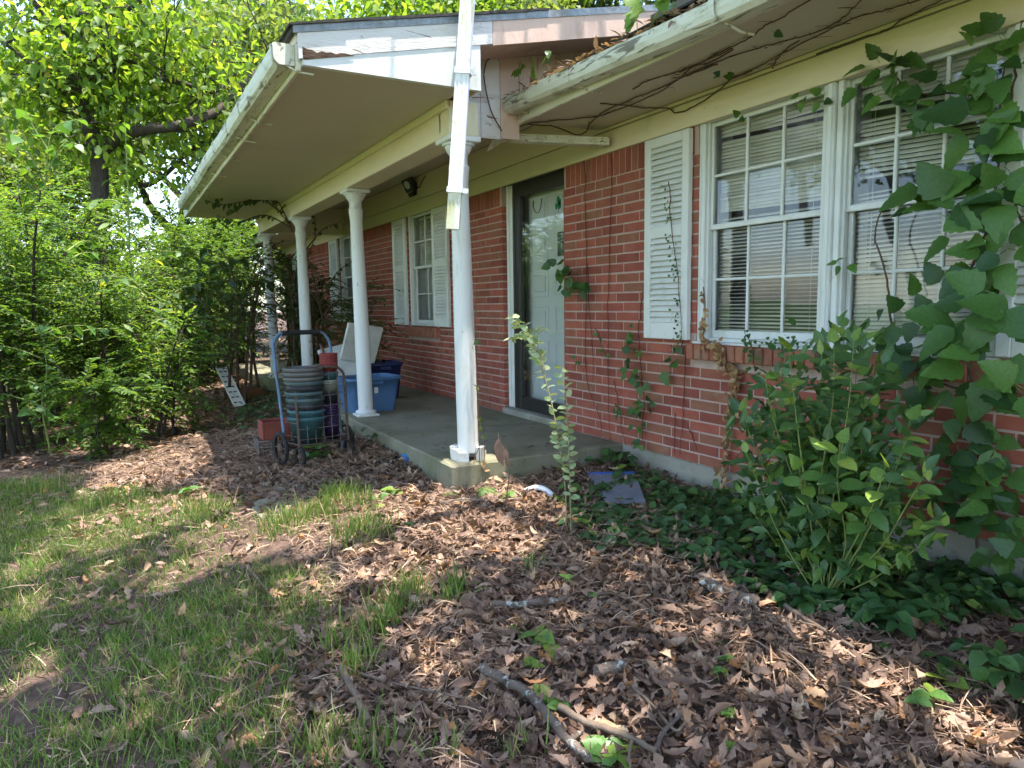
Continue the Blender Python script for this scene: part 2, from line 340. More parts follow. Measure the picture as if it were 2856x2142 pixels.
# mortar core
core = MB()
xs = sorted({WX0, WX1} | {o[0] for o in OPEN} | {o[1] for o in OPEN})
for a, b in zip(xs[:-1], xs[1:]):
    o = [q for q in OPEN if abs(q[0]-a) < 1e-6 and abs(q[1]-b) < 1e-6]
    g = .007
    if o:
        if o[0][2] > 0: core.box(a-g, b+g, .0048, .105, .003, o[0][2]-.1)
    else:
        core.box(a if a == WX0 else a+g, b if b == WX1 else b-g, .0048, .105, .003, 2.14)
wall = core.build('wall', M['mortar'], house)
def brick_tpl(L, H, D=.094, c=.0022):
    x, z = L/2, H/2
    V = [(-x, D, -z), (x, D, -z), (x, D, z), (-x, D, z), (-x, c, -z), (x, c, -z), (x, c, z), (-x, c, z), (-x+c, 0, -z+c), (x-c, 0, -z+c), (x-c, 0, z-c), (-x+c, 0, z-c)]
    Fq = [(8, 9, 10, 11), (4, 5, 9, 8), (5, 6, 10, 9), (6, 7, 11, 10), (7, 4, 8, 11), (0, 1, 5, 4), (1, 2, 6, 5), (2, 3, 7, 6), (3, 0, 4, 7)]
    return np.array(V), Fq
_ph = wallp(1606, 885); K0 = int(_ph[2]/CRS); PH0 = _ph[0]
bricks = []
for k in range(28):
    z0 = k*CRS; ph = PH0+(0 if (k-K0) % 2 == 0 else BL/3)
    n0 = math.floor((WX0-ph)/BL)
    for n in range(n0, int((WX1-ph)/BL)+2):
        a, b = max(ph+n*BL, WX0), min(ph+(n+1)*BL, WX1)
        if b-a < .04: continue
        for (p, q) in cut(a, b, z0, z0+CRS):
            p2, q2 = (p+JT/2 if abs(p-a) < 1e-9 else p), (q-JT/2 if abs(q-b) < 1e-9 else q)
            if q2-p2 > .025: bricks.append(((p2+q2)/2, z0+CRS/2, round(q2-p2, 3), 'brick'))
zs0 = 28*CRS+.004; zs1 = 2.13
for n in range(int((WX1-WX0)/CRS)):
    a = WX0+n*CRS
    if any(a+CRS > o[0]+.02 and a < o[1]-.02 for o in OPEN): continue
    bricks.append((a+CRS/2, (zs0+zs1)/2, round(CRS-JT, 3), 'soldier_brick'))
bp = np.array([(b[0], 0, b[1]) for b in bricks]); pr = proj(bp)
ang = np.abs((bp-CAM)[:, 1])/np.linalg.norm(bp-CAM, axis=1)
size = np.array([b[2] for b in bricks])*ang/np.maximum(pr[:, 2], .1)**2
vis = (pr[:, 2] > .3) & (pr[:, 0] > -30) & (pr[:, 0] < PW+30) & (pr[:, 1] > -20) & (pr[:, 1] < PH)
cache = {}
def put_brick(kind, idx):
    x, _, z = bp[idx]; L = bricks[idx][2]
    H = CRS-JT if kind == 'brick' else zs1-zs0
    key = (kind, L)
    if key not in cache:
        V, Fq = brick_tpl(L, H); me = bpy.data.meshes.new(kind); me.from_pydata(V.tolist(), [], Fq); me.update(); cache[key] = me
    r = rng.normal(0, 1, 4)
    link(kind, cache[key], M['brick'], wall, (x, float(np.clip(r[0]*.0006, -.0015, .0012)), z+r[3]*.0006), (r[1]*.002, r[2]*.003, r[3]*.002))
rest = []
for kind in ('brick', 'soldier_brick'):
    ids = [i for i in range(len(bricks)) if bricks[i][3] == kind and vis[i]]
    ids.sort(key=lambda i: -size[i]); top = set(ids[:300])
    for i in ids[:300]: put_brick(kind, i)
    rest += [i for i in range(len(bricks)) if bricks[i][3] == kind and i not in top]
VV, FF = [], []
for i in rest:
    H = CRS-JT if bricks[i][3] == 'brick' else zs1-zs0
    V, Fq = brick_tpl(bricks[i][2], H); b0 = 12*len(VV); r = rng.normal(0, 1)
    VV.append(V+bp[i]+[0, float(np.clip(r*.0006, -.0015, .0012)), 0]); FF.append(np.array(Fq)+b0)
bw = link('brickwork', npmesh('brickwork', np.concatenate(VV), np.concatenate(FF)), M['brick'], house); bw['kind'] = 'stuff'
# foundation and side returns
MB().cbox(WX0, WX1, .016, .30, -.9, -.001, .006).build('foundation', M['concrete'], house)
# rowlock sills
for (a, b, z0, z1) in SILLS:
    s = MB().box(a+.006, b-.006, -.030, .10, z0+.006, z1-.012).build('sill', M['mortar'], house)
    n = round((b-a)/.068); w = (b-a)/n
    V, Fq = brick_tpl(w-.010, z1-z0, .13, .006); V = V.copy(); V[:, 2] += np.where(V[:, 1] < .05, -.004, .012)
    me = bpy.data.meshes.new('sill_brick'); me.from_pydata(V.tolist(), [], Fq); me.update()
    for i in range(n):
        r = rng.normal(0, 1, 3)
        link('sill_brick', me, M['sillbrick'], s, (a+w*(i+.5), -.048+r[0]*.002, (z0+z1)/2+r[1]*.001), (0, r[2]*.008, 0))

# ---- porch slab in three poured sections
ps = MB().box(-8.9, .70, -1.29, .010, -.8, -.06).build('porch_slab', M['concrete'], house)
for (a, b) in ((-8.9, -3.205), (-3.197, -.405), (-.397, .74)):
    s = MB(); s.cbox(a, b, -1.33, .013, -.5, 0, .012); s.build('slab_section', M['slab'], ps)
MB().cbox(-1.015, -.006, -.03, .10, .001, .058, .008).build('door_step', M['concrete'], house)

# ---- frieze boards
MB().cbox(WX0, WX1, -.024, .004, TOP, 2.206, .003).build('frieze_board', M['frieze'], house)
MB().cbox(WX0, .5, -.030, .004, 2.212, 2.46, .003).build('frieze_board', M['frieze'], house)
MB().cbox(.502, WX1, -.030, .004, 2.212, 2.232, .003).build('frieze_board', M['frieze'], house)
MB().box(WX0, WX1, -.010, .02, 2.2, 2.215).build('frieze_gap', M['dark'], house)

# ---- double-hung windows
def hung(X0, X1, z0, z1, cols, rows=2, ylo=.011):
    w = MB(); fw = .032
    w.cbox(X0, X0+fw, -.004+ylo, .11, z0, z1, .004); w.cbox(X1-fw, X1, -.004+ylo, .11, z0, z1, .004)
    w.cbox(X0+fw, X1-fw, .002+ylo, .11, z1-.03, z1, .003); w.cbox(X0+fw, X1-fw, .0+ylo, .11, z0, z0+.022, .004)
    w.box(X0+fw, X0+fw+.012, .03, .045, z0+.02, z1-.03); w.box(X1-fw-.012, X1-fw, .03, .045, z0+.02, z1-.03)
    w.box(X0+.002, X0+fw-.004, .1105, .235, z0+.01, z1-.01); w.box(X1-fw+.004, X1-.002, .1105, .235, z0+.01, z1-.01); w.box(X0+fw-.003, X1-fw+.003, .1105, .235, z0+.004, z0+.022)
    win = w.build('window', M['white'], house)
    a, b = X0+fw+.004, X1-fw-.004; zm = (z0+z1)/2+.025
    for (c0, c1, y) in ((zm-.018, z1-.03, .048), (z0+.022, zm+.018, .074)):
        s = MB(); st = .023; br = .045 if c0 < zm-.1 else .030; tr = .026
        s.cbox(a, a+st, y, y+.026, c0, c1, .003); s.cbox(b-st, b, y, y+.026, c0, c1, .003)
        s.cbox(a+st, b-st, y+.001, y+.026, c0, c0+br, .003); s.cbox(a+st, b-st, y+.001, y+.026, c1-tr, c1, .003)
        s.build('sash', M['white'], win)
        ga, gb, g0, g1 = a+st, b-st, c0+br, c1-tr
        for i in range(1, cols):
            x = ga+(gb-ga)*i/cols; MB().cbox(x-.009, x+.009, y+.003, y+.024, g0, g1, .004).build('muntin', M['white'], win)
        for j in range(1, rows):
            z = g0+(g1-g0)*j/rows; MB().cbox(ga, gb, y+.005, y+.023, z-.008, z+.008, .004).build('muntin', M['white'], win)
        for i in range(cols):
            for j in range(rows):
                xa, xb = ga+(gb-ga)*i/cols, ga+(gb-ga)*(i+1)/cols; za, zb = g0+(g1-g0)*j/rows, g0+(g1-g0)*(j+1)/rows
                t = rng.normal(0, .0012, 3)
                MB().add([(xa, y+.013+t[0], za), (xb, y+.013+t[1], za), (xb, y+.013+t[2], zb), (xa, y+.013+t[0]-t[1]+t[2], zb)], [(0, 1, 2, 3)]).build('pane', M['glass'], win)
    return win
WZ = .770
hung(1.500, 2.372, WZ, TOP+.034, 3); hung(2.420, 3.200, WZ, TOP+.034, 3)
MB().cbox(1.489, 1.4995, .004, .10, WZ, TOP+.03, .002).build('window_trim', M['white'], house)
MB().cbox(2.373, 2.419, -.012, .11, WZ, TOP-.001, .005).cbox(2.383, 2.409, -.018, -.012, WZ+.004, TOP-.003, .003).build('mullion', M['white'], house)
MB().cbox(1.47, 3.225, -.022, .04, WZ-.014, WZ-.001, .003).build('window_stool', M['white'], house)
hung(-3.392, -2.598, WZ, TOP+.034, 2); hung(-6.372, -5.578, WZ, TOP+.034, 2)
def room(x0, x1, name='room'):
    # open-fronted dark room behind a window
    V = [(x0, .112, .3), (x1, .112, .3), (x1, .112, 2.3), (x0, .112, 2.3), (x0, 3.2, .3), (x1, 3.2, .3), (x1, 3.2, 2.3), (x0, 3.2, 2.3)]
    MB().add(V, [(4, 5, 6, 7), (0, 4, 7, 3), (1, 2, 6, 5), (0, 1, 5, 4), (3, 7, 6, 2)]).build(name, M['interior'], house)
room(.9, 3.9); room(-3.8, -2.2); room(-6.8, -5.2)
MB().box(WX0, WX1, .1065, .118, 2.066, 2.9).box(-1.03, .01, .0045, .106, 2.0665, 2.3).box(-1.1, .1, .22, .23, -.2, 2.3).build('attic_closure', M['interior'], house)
MB().cbox(-6.12, -5.98, -1.049, -.031, TOP+.02, 2.4605, .004).build('end_beam', M['frieze'], house)

# ---- shutters
def shutter(X0, X1, z0=.775, z1=2.050, mid=1.455):
    f = MB(); st = .058; y0, y1 = -.045, -.006
    f.cbox(X0, X0+st, y0, y1, z0, z1, .004); f.cbox(X1-st, X1, y0, y1, z0, z1, .004)
    for (a, b) in ((z0, z0+.105), (mid-.035, mid+.035), (z1-.06, z1)): f.cbox(X0+st, X1-st, y0+.0015, y1, a, b, .004)
    f.box(X0+st-.005, X1-st+.005, -.012, -.008, z0+.1, z1-.05)
    sh = f.build('shutter', M['white'], house)
    w = X1-X0-2*st; me = MB().cbox(-w/2, w/2, -.021, .021, -.0035, .0035, .002).mesh('louver')
    for (a, b) in ((z0+.105, mid-.035), (mid+.035, z1-.06)):
        n = round((b-a)/.0365)
        for i in range(n):
            link('louver', me, M['white'], sh, ((X0+X1)/2, -.026, a+(b-a)*(i+.5)/n), (math.radians(52+rng.normal(0, 2.5)), 0, rng.normal(0, .004)))
for a, b in ((1.035, 1.445), (3.222, 3.632), (-3.84, -3.415), (-2.575, -2.165), (-6.85, -6.395), (-5.555, -5.145), (-9.6, -9.2)): shutter(a, b)

# ---- front door, storm door
dr = MB()
dr.cbox(-1.012, -.893, .047, .10, .062, TOP+.004, .004).cbox(-1.0, -.96, .035, .047, .062, TOP+.004, .004).build('door_casing', M['white'], house)
sdm = MB(); x0, x1, z0, z1 = -.889, -.006, .062, TOP+.003
sdm.cbox(x0, x0+.085, .052, .09, z0, z1, .004); sdm.cbox(x1-.075, x1, .052, .09, z0, z1, .004)
sdm.cbox(x0+.085, x1-.075, .053, .088, z0, z0+.115, .004); sdm.cbox(x0+.085, x1-.075, .053, .088, z1-.115, z1, .004)
sdm.cbox(x0+.078, x0+.094, .060, .096, z0+.115, z1-.115, .003); sdm.cbox(x0-.012, x0+.02, .043, .052, z0, z1, .003)
storm = sdm.build('storm_door', M['dark'], house)
MB().add([(x0+.09, .072, z0+.11), (x1-.07, .074, z0+.11), (x1-.07, .073, z1-.11), (x0+.09, .072, z1-.11)], [(0, 1, 2, 3)]).build('pane', M['storm'], storm)
dd = MB(); dd.box(x0-.01, x1+.01, .172, .21, .06, 2.08); door = dd.build('front_door', M['door'], house)
rowz = [(1.70, 1.93), (1.385, 1.625), (1.07, 1.31), (.755, .995), (.44, .68), (.14, .365)]
for r_, (a, b) in enumerate(rowz):
    for c_, (p, q) in enumerate(((-.80, -.505), (-.395, -.10))):
        if r_ == 1 and c_ == 1:
            MB().cbox(p+.03, q-.08, .165, .1725, a, b, .004).build('lite_frame', M['door'], door)
            MB().add([(p+.05, .1635, a+.02), (q-.10, .1635, a+.02), (q-.10, .1635, b-.02), (p+.05, .1635, b-.02)], [(0, 1, 2, 3)]).build('lite', mk('dark_lite', (.03, .035, .03), None, 5, .15, spec=.6), door); continue
        m = MB(); t = .016
        m.cbox(p, q, .166, .1725, b-t, b, .003); m.cbox(p, q, .166, .1725, a, a+t, .003); m.cbox(p, p+t, .166, .1725, a+t, b-t, .003); m.cbox(q-t, q, .166, .1725, a+t, b-t, .003)
        m.cbox(p+.045, q-.045, .163, .1725, a+.045, b-.045, .007); m.build('door_panel', M['door'], door)
# green shamrock sticker on the storm pane
sh = MB(); c0 = wallp(1556.5, 568, .0705)
for an in (90, 210, 330, 20):
    ax = math.radians(an); cx_, cz_ = c0[0]+.026*math.cos(ax), c0[2]+.034*math.sin(ax)
    sh.add([(cx_+.023*math.cos(t), .0705, cz_+.030*math.sin(t)) for t in np.linspace(0, 2*math.pi, 14, endpoint=False)], [tuple(range(14))])
sh.add([(c0[0]-.003, .0702, c0[2]), (c0[0]+.004, .0702, c0[2]), (c0[0]+.015, .0702, c0[2]-.07), (c0[0]+.006, .0702, c0[2]-.07)], [(0, 1, 2, 3)])
sh.build('shamrock_sticker', mk('sticker_green', (.02, .16, .07), None, 5, .5), storm)
# wreath cord hung on the door
cx_, cz_ = -.66, 1.90
MB().tube([(cx_+.07*math.sin(t), .160, cz_-.10*math.cos(t)*(1 if abs(t) < 1.6 else 1)) for t in np.linspace(-1.7, 1.7, 14)], .004, 5).build('wreath_cord', M['twig'], door)

# ---- soffits, ceilings, beams
XE, YE = .870, -2.190          # porch roof end plane, porch soffit outer edge
ZP = 2.262                     # porch soffit height
PX0 = -6.1
SL = .22
def zr(y): return 2.452+SL*(y+2.2)     # top of the porch roof deck
def zm(y): return 2.372+.30*(y+.70)    # top of the main roof deck
MB().cbox(PX0, XE-.004, YE, -1.252, ZP, ZP+.02, .002).build('porch_soffit', M['soffit'], house)
MB().cbox(PX0, .476, -1.049, -.0305, 2.461, 2.48, .002).build('porch_ceiling', M['soffit'], house)
bm = MB(); bm.cbox(PX0, .64, -1.25, -1.05, TOP, ZP+.002, .005); bm.build('porch_beam', M['frieze'], house)
MB().cbox(PX0, .645, -1.272, -1.2505, 2.212, ZP-.001, .004).build('beam_trim', M['frieze'], house)
MB().cbox(PX0, .475, -1.0495, -1.03, ZP+.003, 2.46, .003).build('ceiling_fascia', M['frieze'], house)
for (a, b) in ((.5, WX1), (WX0, PX0-.02)):
    MB().cbox(a+.003, b, -.668, -.0305, 2.232, 2.25, .002).build('eave_soffit', M['soffit'], house)
    MB().cbox(a+.003, b, -.692, -.669, 2.205, 2.352, .004).build('fascia', M['peelx'], house)
    MB().cbox(a+.003, b, -.6685, -.655, 2.215, 2.231, .003).build('soffit_trim', M['frieze'], house)
# ---- porch fascia and closed end
MB().cbox(PX0, XE-.001, YE-.024, YE-.001, 2.238, 2.445, .004).build('fascia', M['peelx'], house)
y1 = -1.16
MB().prism([(YE-.0, ZP-.002), (y1, ZP-.002), (y1, zr(y1)-.165), (YE, zr(YE)-.165)], 0, XE-.006, XE+.030).build('eave_return', M['white'], house)
_rg = np.random.default_rng(4); rot = [(YE+.0+.16*u, zr(YE+.16*u)-.171+.052*(1-.55*u)*(1+_rg.normal(0, .18)) if s > 0 else zr(YE+.16*u)-.170) for s, us in ((-1, np.linspace(0, 1.7, 7)), (1, np.linspace(1.7, 0, 12))) for u in us]
MB().prism(rot, 0, XE+.0342, XE+.0362).build('rot_hole_shade', mk('rotten_wood_shade', (.035, .022, .016), (.13, .075, .05), 30, .95, .8, 60, stretch=(1, .4, 2)), house)  # raised patch: rotten wood with the dark of the cavity put into its colour
MB().cbox(.5, XE-.008, y1-.012, y1, ZP-.001, zr(y1)-.04, .002).build('eave_return', M['gable'], house)
# rake board, drip edge, roof
def slope_box(mb, x0, x1, ya, yb, za, zb, zf):
    V = [(x, y, zf(y)+dz) for dz in (za, zb) for y in (ya, yb) for x in (x0, x1)]
    mb.add(V, [(0, 2, 3, 1), (4, 5, 7, 6), (0, 1, 5, 4), (2, 6, 7, 3), (0, 4, 6, 2), (1, 3, 7, 5)]); return mb
slope_box(MB(), XE+.0125, XE+.034, YE-.02, -1.08, -.163, -.03, zr).build('rake_board', M['peel'], house, 'white peeling rake board with a rotten outer end')
slope_box(MB(), XE+.0125, XE+.034, -1.076, 3.5, -.172, -.03, zr).build('rake_board', M['gable'], house, 'pinkish weathered rake board')
slope_box(MB(), .502, XE+.012, y1+.002, 3.5, -.150, -.135, zr).build('rake_soffit', M['gable'], house)
slope_box(MB(), XE+.0345, XE+.040, YE-.045, 3.5, -.036, .006, zr).build('drip_edge', M['galv'], house)
roofp = slope_box(MB(), PX0-.05, XE+.0338, YE-.05, 4.6, -.028, .0, zr).build('porch_roof', M['shingle'], house)
for i in range(10):     # shingle courses, each lapping the one below; ragged ends show along the rake
    ya = YE-.065+i*.14
    slope_box(MB(), PX0-.06, XE+.047+rng.uniform(0, .006), ya, ya+.30, .001+.004*(i % 2), .012+.005*(i % 2), zr).build('shingle_course', M['shingle'], roofp)
for (a, b) in ((.507, WX1+.3), (WX0-.3, PX0-.06)):
    r = slope_box(MB(), a, b, -.72, 5, -.028, 0, zm).build('roof', M['shingle'], house)
    for i in range(5): slope_box(MB(), a-.001, b+.001, -.755+i*.14, -.755+i*.14+.3, .001+.004*(i % 2), .012+.005*(i % 2), zm).build('shingle_course', M['shingle'], r)
# gable wall boards above the lower roof
gw = MB().box(.470, .484, -1.249, 3.5, 2.38, 2.40).build('gable_wall', M['gable'], house)
yy = -1.252; i = 0
while yy < 2.2:
    w = .145; za = (2.10+rng.uniform(-.012, .012)) if yy < -.72 else zm(yy+w)-.005
    V = [(x, y, z) for x in (.4845, .5) for (y, z) in ((yy+.002, za), (yy+w-.002, za), (yy+w-.002, zr(yy+w)-.136), (yy+.002, zr(yy)-.136))]
    MB().add(V, [(0, 1, 2, 3), (7, 6, 5, 4), (0, 4, 5, 1), (1, 5, 6, 2), (2, 6, 7, 3), (3, 7, 4, 0)]).build('siding_board', M['peel'] if yy < -.85 else M['gable'], gw); yy += w
# closed left end of the porch roof
MB().prism([(YE-.02, ZP-.002), (-1.05, ZP-.002), (-1.05, zr(-1.05)-.03), (YE-.02, zr(YE-.02)-.03)], 0, PX0-.02, PX0-.002).build('eave_return', M['frieze'], house)

# ---- gutters
def gutter(name, X0, X1, yb, yf, z0, z1, sag, mat, straps, parent=house, over=False):
    path = [(yb, z1), (yb, z0+.004), (yb-.012, z0), (yf+.03, z0), (yf+.008, z0+.02), (yf, z0+.05), (yf, z1-.006), (yf+.014, z1)]
    P = np.array(path); T = np.gradient(P, axis=0); T /= np.linalg.norm(T, axis=1)[:, None]; N = np.stack([-T[:, 1], T[:, 0]], 1)
    if N[3, 1] < 0: N = -N
    poly = [tuple(p) for p in P]+[tuple(p) for p in (P+N*.003)[::-1]]
    m = MB(); nx = 12; n = len(poly); xs = np.linspace(X0, X1, nx); V = []
    dz = lambda x: sag*abs(x-X0)+.006*math.sin(x*2.3)
    for x in xs: V += [(x, y+.004*math.sin(x*3.1), z+dz(x)) for (y, z) in poly]
    m.add(V, [(i*n+k, i*n+(k+1) % n, (i+1)*n+(k+1) % n, (i+1)*n+k) for i in range(nx-1) for k in range(n)])
    for x in (X0, X1):
        h = len(path); m.add([(x+s, y, z+dz(x)) for s in (-.002, .002) for (y, z) in path], [tuple(range(h)), tuple(range(h, 2*h))[::-1]]+[(k, (k+1) % h, h+(k+1) % h, h+k) for k in range(h)])
    g = m.build(name, mat, parent)
    for x in straps:
        q = [(y+(-.004 if y < (yb+yf)/2 else 0), z+dz(x)-(.004 if z < z0+.03 else 0)) for (y, z) in path[1:]]
        s = MB(); k = len(q); V = [(x+sx, y-.003*(1 if i > 1 else 0), z) for sx in (-.017, .017) for i, (y, z) in enumerate(q)]
        s.add(V, [(i, i+1, k+i+1, k+i) for i in range(k-1)]); s.tube([(x, yf-.002, z0+.03+dz(x)), (x+.04, yb+.02, z0-.03+dz(x)), (x+.05, yb+.09, z0-.035+dz(x))], .006, 6)
        s.build('gutter_strap', mat, g)
    return g
gutter('gutter', .43, WX1+.1, -.6925, -.805, 2.262, 2.362, -.028, M['gutter'], (.62, 1.28, 2.4, 3.5))
gutter('gutter', .83, -5.55, -2.2155, -2.325, 2.262, 2.370, .004, M['gutter'], (.80, -.35, -.95, -1.75, -2.6, -3.3, -4.0, -4.7, -5.3))

# ---- columns
def column(xb, xt, yb=-1.15, yt=-1.15, broken=False):
    sh = lambda p: (p[0]+xb+(xt-xb)*p[2]/TOP, p[1]+yb+(yt-yb)*p[2]/TOP, p[2])
    c = MB(); H = TOP
    prof = [(.066, .05), (.068, .09)]+[(.068-.012*max(0, (t-.3)/.7)**1.3, .09+(H-.29-.09)*t) for t in np.linspace(.05, 1, 14)]
    prof += [(.064, H-.195), (.067, H-.185), (.064, H-.172), (.056, H-.168), (.056, H-.115), (.060, H-.105), (.075, H-.085), (.086, H-.06), (.088, H-.052)]
    c.lathe(prof, 32); c.v = [sh(p) for p in c.v]; col = c.build('column', M['column'], house)
    a = MB(); a.lathe([(.098, H-.052), (.104, H-.042), (.098, H-.034)], 32); a.cbox(-.11, .11, -.11, .11, H-.034, H-.001, .006); a.v = [sh(p) for p in a.v]; a.build('capital', M['column'], col)
    b = MB()
    if not broken:
        b.lathe([(.085, .018), (.095, .026), (.095, .042), (.085, .052), (.068, .058)], 32); b.cbox(-.098, .098, -.098, .098, .001, .02, .004)
    else:
        # rotten octagonal plinth with pieces missing
        for k in range(8):
            if k in (0,): continue
            t0, t1 = math.radians(45*k-22.5), math.radians(45*k+22.5); h = (.085, .085, .05, .09, .085, .09, .075, .06)[k]; r0, r1 = .07, .112+rng.uniform(-.008, .006)
            V = []
            for z in (.001, h):
                for (r, t) in ((r0, t0), (r1*(1 if z < .01 else 1.04), t0+.02), (r1*(1 if z < .01 else 1.04), t1-.02), (r0, t1)): V.append((r*math.cos(t), r*math.sin(t), z))
            b.add(V, [(0, 3, 2, 1), (4, 5, 6, 7), (0, 1, 5, 4), (1, 2, 6, 5), (2, 3, 7, 6), (3, 0, 4, 7)])
    b.v = [sh(p) for p in b.v]; b.build('base', M['column' if not broken else 'peel'], col)
    return col
column(.600, .545, broken=True); column(-1.60, -1.69); column(-3.83, -3.90); column(-5.84, -6.0)

# ---- hanging downspout beside the porch end
tp, bt = on(1313, -140, 0, 1.00), on(1263, 640, 0, .985)
d = (bt-tp); L = np.linalg.norm(d); d /= L
sx = np.cross(d, [1, 0, 0]); sx /= np.linalg.norm(sx); sy_ = np.cross(d, sx)
Mx = Matrix(((sx[0], sy_[0], d[0], tp[0]), (sx[1], sy_[1], d[1], tp[1]), (sx[2], sy_[2], d[2], tp[2]), (0, 0, 0, 1)))@Matrix.Rotation(.55, 4, 'Z')
def spout(m, z0, z1, w=.078, h=.055, t=.002, Mx=Mx):
    # corrugated rectangular pipe, open at the end
    out = []
    for (cx_, cy_, ux, uy, ln) in ((-w/2, -h/2, 1, 0, w), (w/2, -h/2, 0, 1, h), (w/2, h/2, -1, 0, w), (-w/2, h/2, 0, -1, h)):
        n = 6
        for i in range(n): 
            q = i/n; rr = .0035*(math.sin(q*math.pi*3)**2); out.append((cx_+ux*ln*q+uy*rr*-1*-1*(-1), cy_+uy*ln*q+ux*rr))
    n = len(out); V = [Mx@Vector((x*s, y*s, z)) for z in (z0, z1) for s in (1,) for (x, y) in out]
    m.add(V, [(k, (k+1) % n, n+(k+1) % n, n+k) for k in range(n)])
    V2 = [Mx@Vector((x*.95, y*.93, z)) for z in (z0, z1) for (x, y) in out]
    m.add(V2, [(n+k, n+(k+1) % n, (k+1) % n, k) for k in range(n)]); return m
ds = spout(MB(), 0, L*.865).build('downspout', M['spout'], house, 'white downspout hanging loose beside the porch end')
spout(MB(), L*.845, L, .074, .051).build('pipe_end', M['spoutdirt'], ds)
for q in (.435, .862):
    s = MB(); z = L*q
    for zz in (z-.022, z-.004): s.box(-.046, .046, -.034, .034, zz, zz+.012, Mx)
    s.box(-.044, .044, -.032, .032, z-.02, z+.004, Mx); s.box(-.075, -.04, -.004, .004, z-.022, z+.006, Mx); s.build('pipe_strap', M['spout'], ds)
# ---- broken elbow pipe under the eave
A, B = np.array([.235, -.66, 2.175]), np.array([.66, -.05, 2.118]); d = B-A; L = np.linalg.norm(d); d /= L
sx = np.cross(d, [0, 0, 1]); sx /= np.linalg.norm(sx); sy_ = np.cross(d, sx)
Mx2 = Matrix(((sx[0], sy_[0], d[0], A[0]), (sx[1], sy_[1], d[1], A[1]), (sx[2], sy_[2], d[2], A[2]), (0, 0, 0, 1)))
el = spout(MB(), 0, L, .075, .052, Mx=Mx2).build('elbow_pipe', M['gutter'], house, 'broken elbow pipe torn open under the eave')
t = MB(); V = [Vector((.035, -.02, .01)), Vector((.035, .03, .01)), Vector((.04, .03, -.07)), Vector((.045, -.0, -.06)), Vector((.05, .11, -.10)), Vector((.04, .09, -.07))]
t.add([Mx2@v for v in V], [(0, 1, 2, 3), (1, 5, 4, 2)]); t.add([Mx2@(v+Vector((.004, 0, 0))) for v in V], [(3, 2, 1, 0), (2, 4, 5, 1)]); t.build('torn_flap', M['spout'], el)

# ---- wall flood lamp (unlit) under the porch ceiling
p = wallp(1158, 523, -.04); fl = MB(); bk = mk('black_plastic', (.02, .02, .02), (.03, .03, .03), 20, .45, spec=.5)
fl.cbox(p[0]-.035, p[0]+.035, -.045, -.031, p[2]-.05, p[2]+.05, .004)
Mf = Matrix.Translation((p[0], -.11, p[2]+.02))@Matrix.Rotation(math.radians(25), 4, 'X')@Matrix.Rotation(math.radians(20), 4, 'Z')
fl.cbox(-.075, .075, -.035, .045, -.07, .075, .012, Mf); fl.tube([(p[0], -.035, p[2]), (p[0], -.09, p[2]+.01)], .018, 8); fl.cbox(-.04, .04, -.05, .03, -.125, -.075, .008, Mf)
fo = fl.build('flood_light', bk, house, 'black motion flood light on the porch frieze')
ln = MB(); ln.lathe([(.002, .0), (.03, .002), (.046, -.002), (.05, -.008)], 20, closed=False); ln.v = [tuple(Mf@Matrix.Translation((0, -.038, .012))@Matrix.Rotation(math.radians(90), 4, 'X')@Vector(v)) for v in ln.v]
ln.build('lens', mk('lens', (.6, .62, .62), None, 5, .2, spec=.6), fo)
MB().tube(bez([(p[0]+.03, -.035, p[2]+.01), (p[0]+.12, -.04, p[2]-.02), (p[0]+.20, -.035, p[2]+.04), (p[0]+.30, -.033, p[2]+.085)]), .005, 5).build('wire', bk, fo)

# ---- window blinds (each a thing of its own, slats are its parts)
def blind(label, X0, X1, z0, z1, prof, y=.128, wedge=None):
    L = X1-X0; b = thing('window_blind', label, 'blind', ((X0+X1)/2, y, z1))
    n = 5; me = bpy.data.meshes.new('slat'); V = []; Fc = []
    nseg = 10
    for i in range(nseg+1):
        for k in range(n): u = k/(n-1)-.5; V.append((-L/2+L*i/nseg, u*.026, .0028*(1-4*u*u)))
    for i in range(nseg):
        for k in range(n-1): Fc.append((i*n+k, (i+1)*n+k, (i+1)*n+k+1, i*n+k+1))
    me.from_pydata(V, [], Fc); me.update()
    MB().cbox(-L/2, L/2, -.018, .018, -.028, 0, .003).build('head_rail', M['slat'], b)
    z = -.04; i = 0; H = z1-z0
    while z > -H+.02:
        t = -z/H; tilt, tz, gap = prof(t)
        link('slat', me, M['slat'], b, (rng.normal(0, .001), 0, z), (math.radians(tilt+rng.normal(0, 3.5)), math.atan2(tz, L)+rng.normal(0, .0025), rng.normal(0, .003)))
        z -= .0195+gap; i += 1
    MB().cbox(-L/2, L/2, -.013, .013, -H, -H+.014, .003).build('bottom_rail', M['slat'], b)
    for xx in (-L*.38, L*.36): MB().tube([(xx, -.016, -.02), (xx+.003, -.016, -H*.5), (xx, -.016, -H+.01)], .0013, 4).build('cord', M['slat'], b)
    return b
def prof_l(t):
    if t < .06: return 62, 0, .0
    if t < .085: return 60, .035, .022
    if t < .40: return 60, .035*(1-(t-.085)/.4), .0
    if t < .43: return 55, .02, .028
    if t < .60: return 28, .005, 0.001
    return 16+6*math.sin(t*22), 0, .002
def prof_r(t):
    if t < .09: return 62, -.01, 0
    if t < .14: return 60, .06, .02
    if t < .36: return 52, .03, .002
    if t < .40: return 40, .01, .05
    if t < .70: return 30+12*math.sin(t*30), -.012, .002
    return 44+8*math.sin(t*17), -.008, .001
blind('cream slatted blind, half open with a gap, in the left half of wide window', 1.548, 2.325, .80, 2.055, prof_l)
blind('cream slatted blind with drooping slats behind the leafy creeper', 2.468, 3.155, .80, 2.055, prof_r)
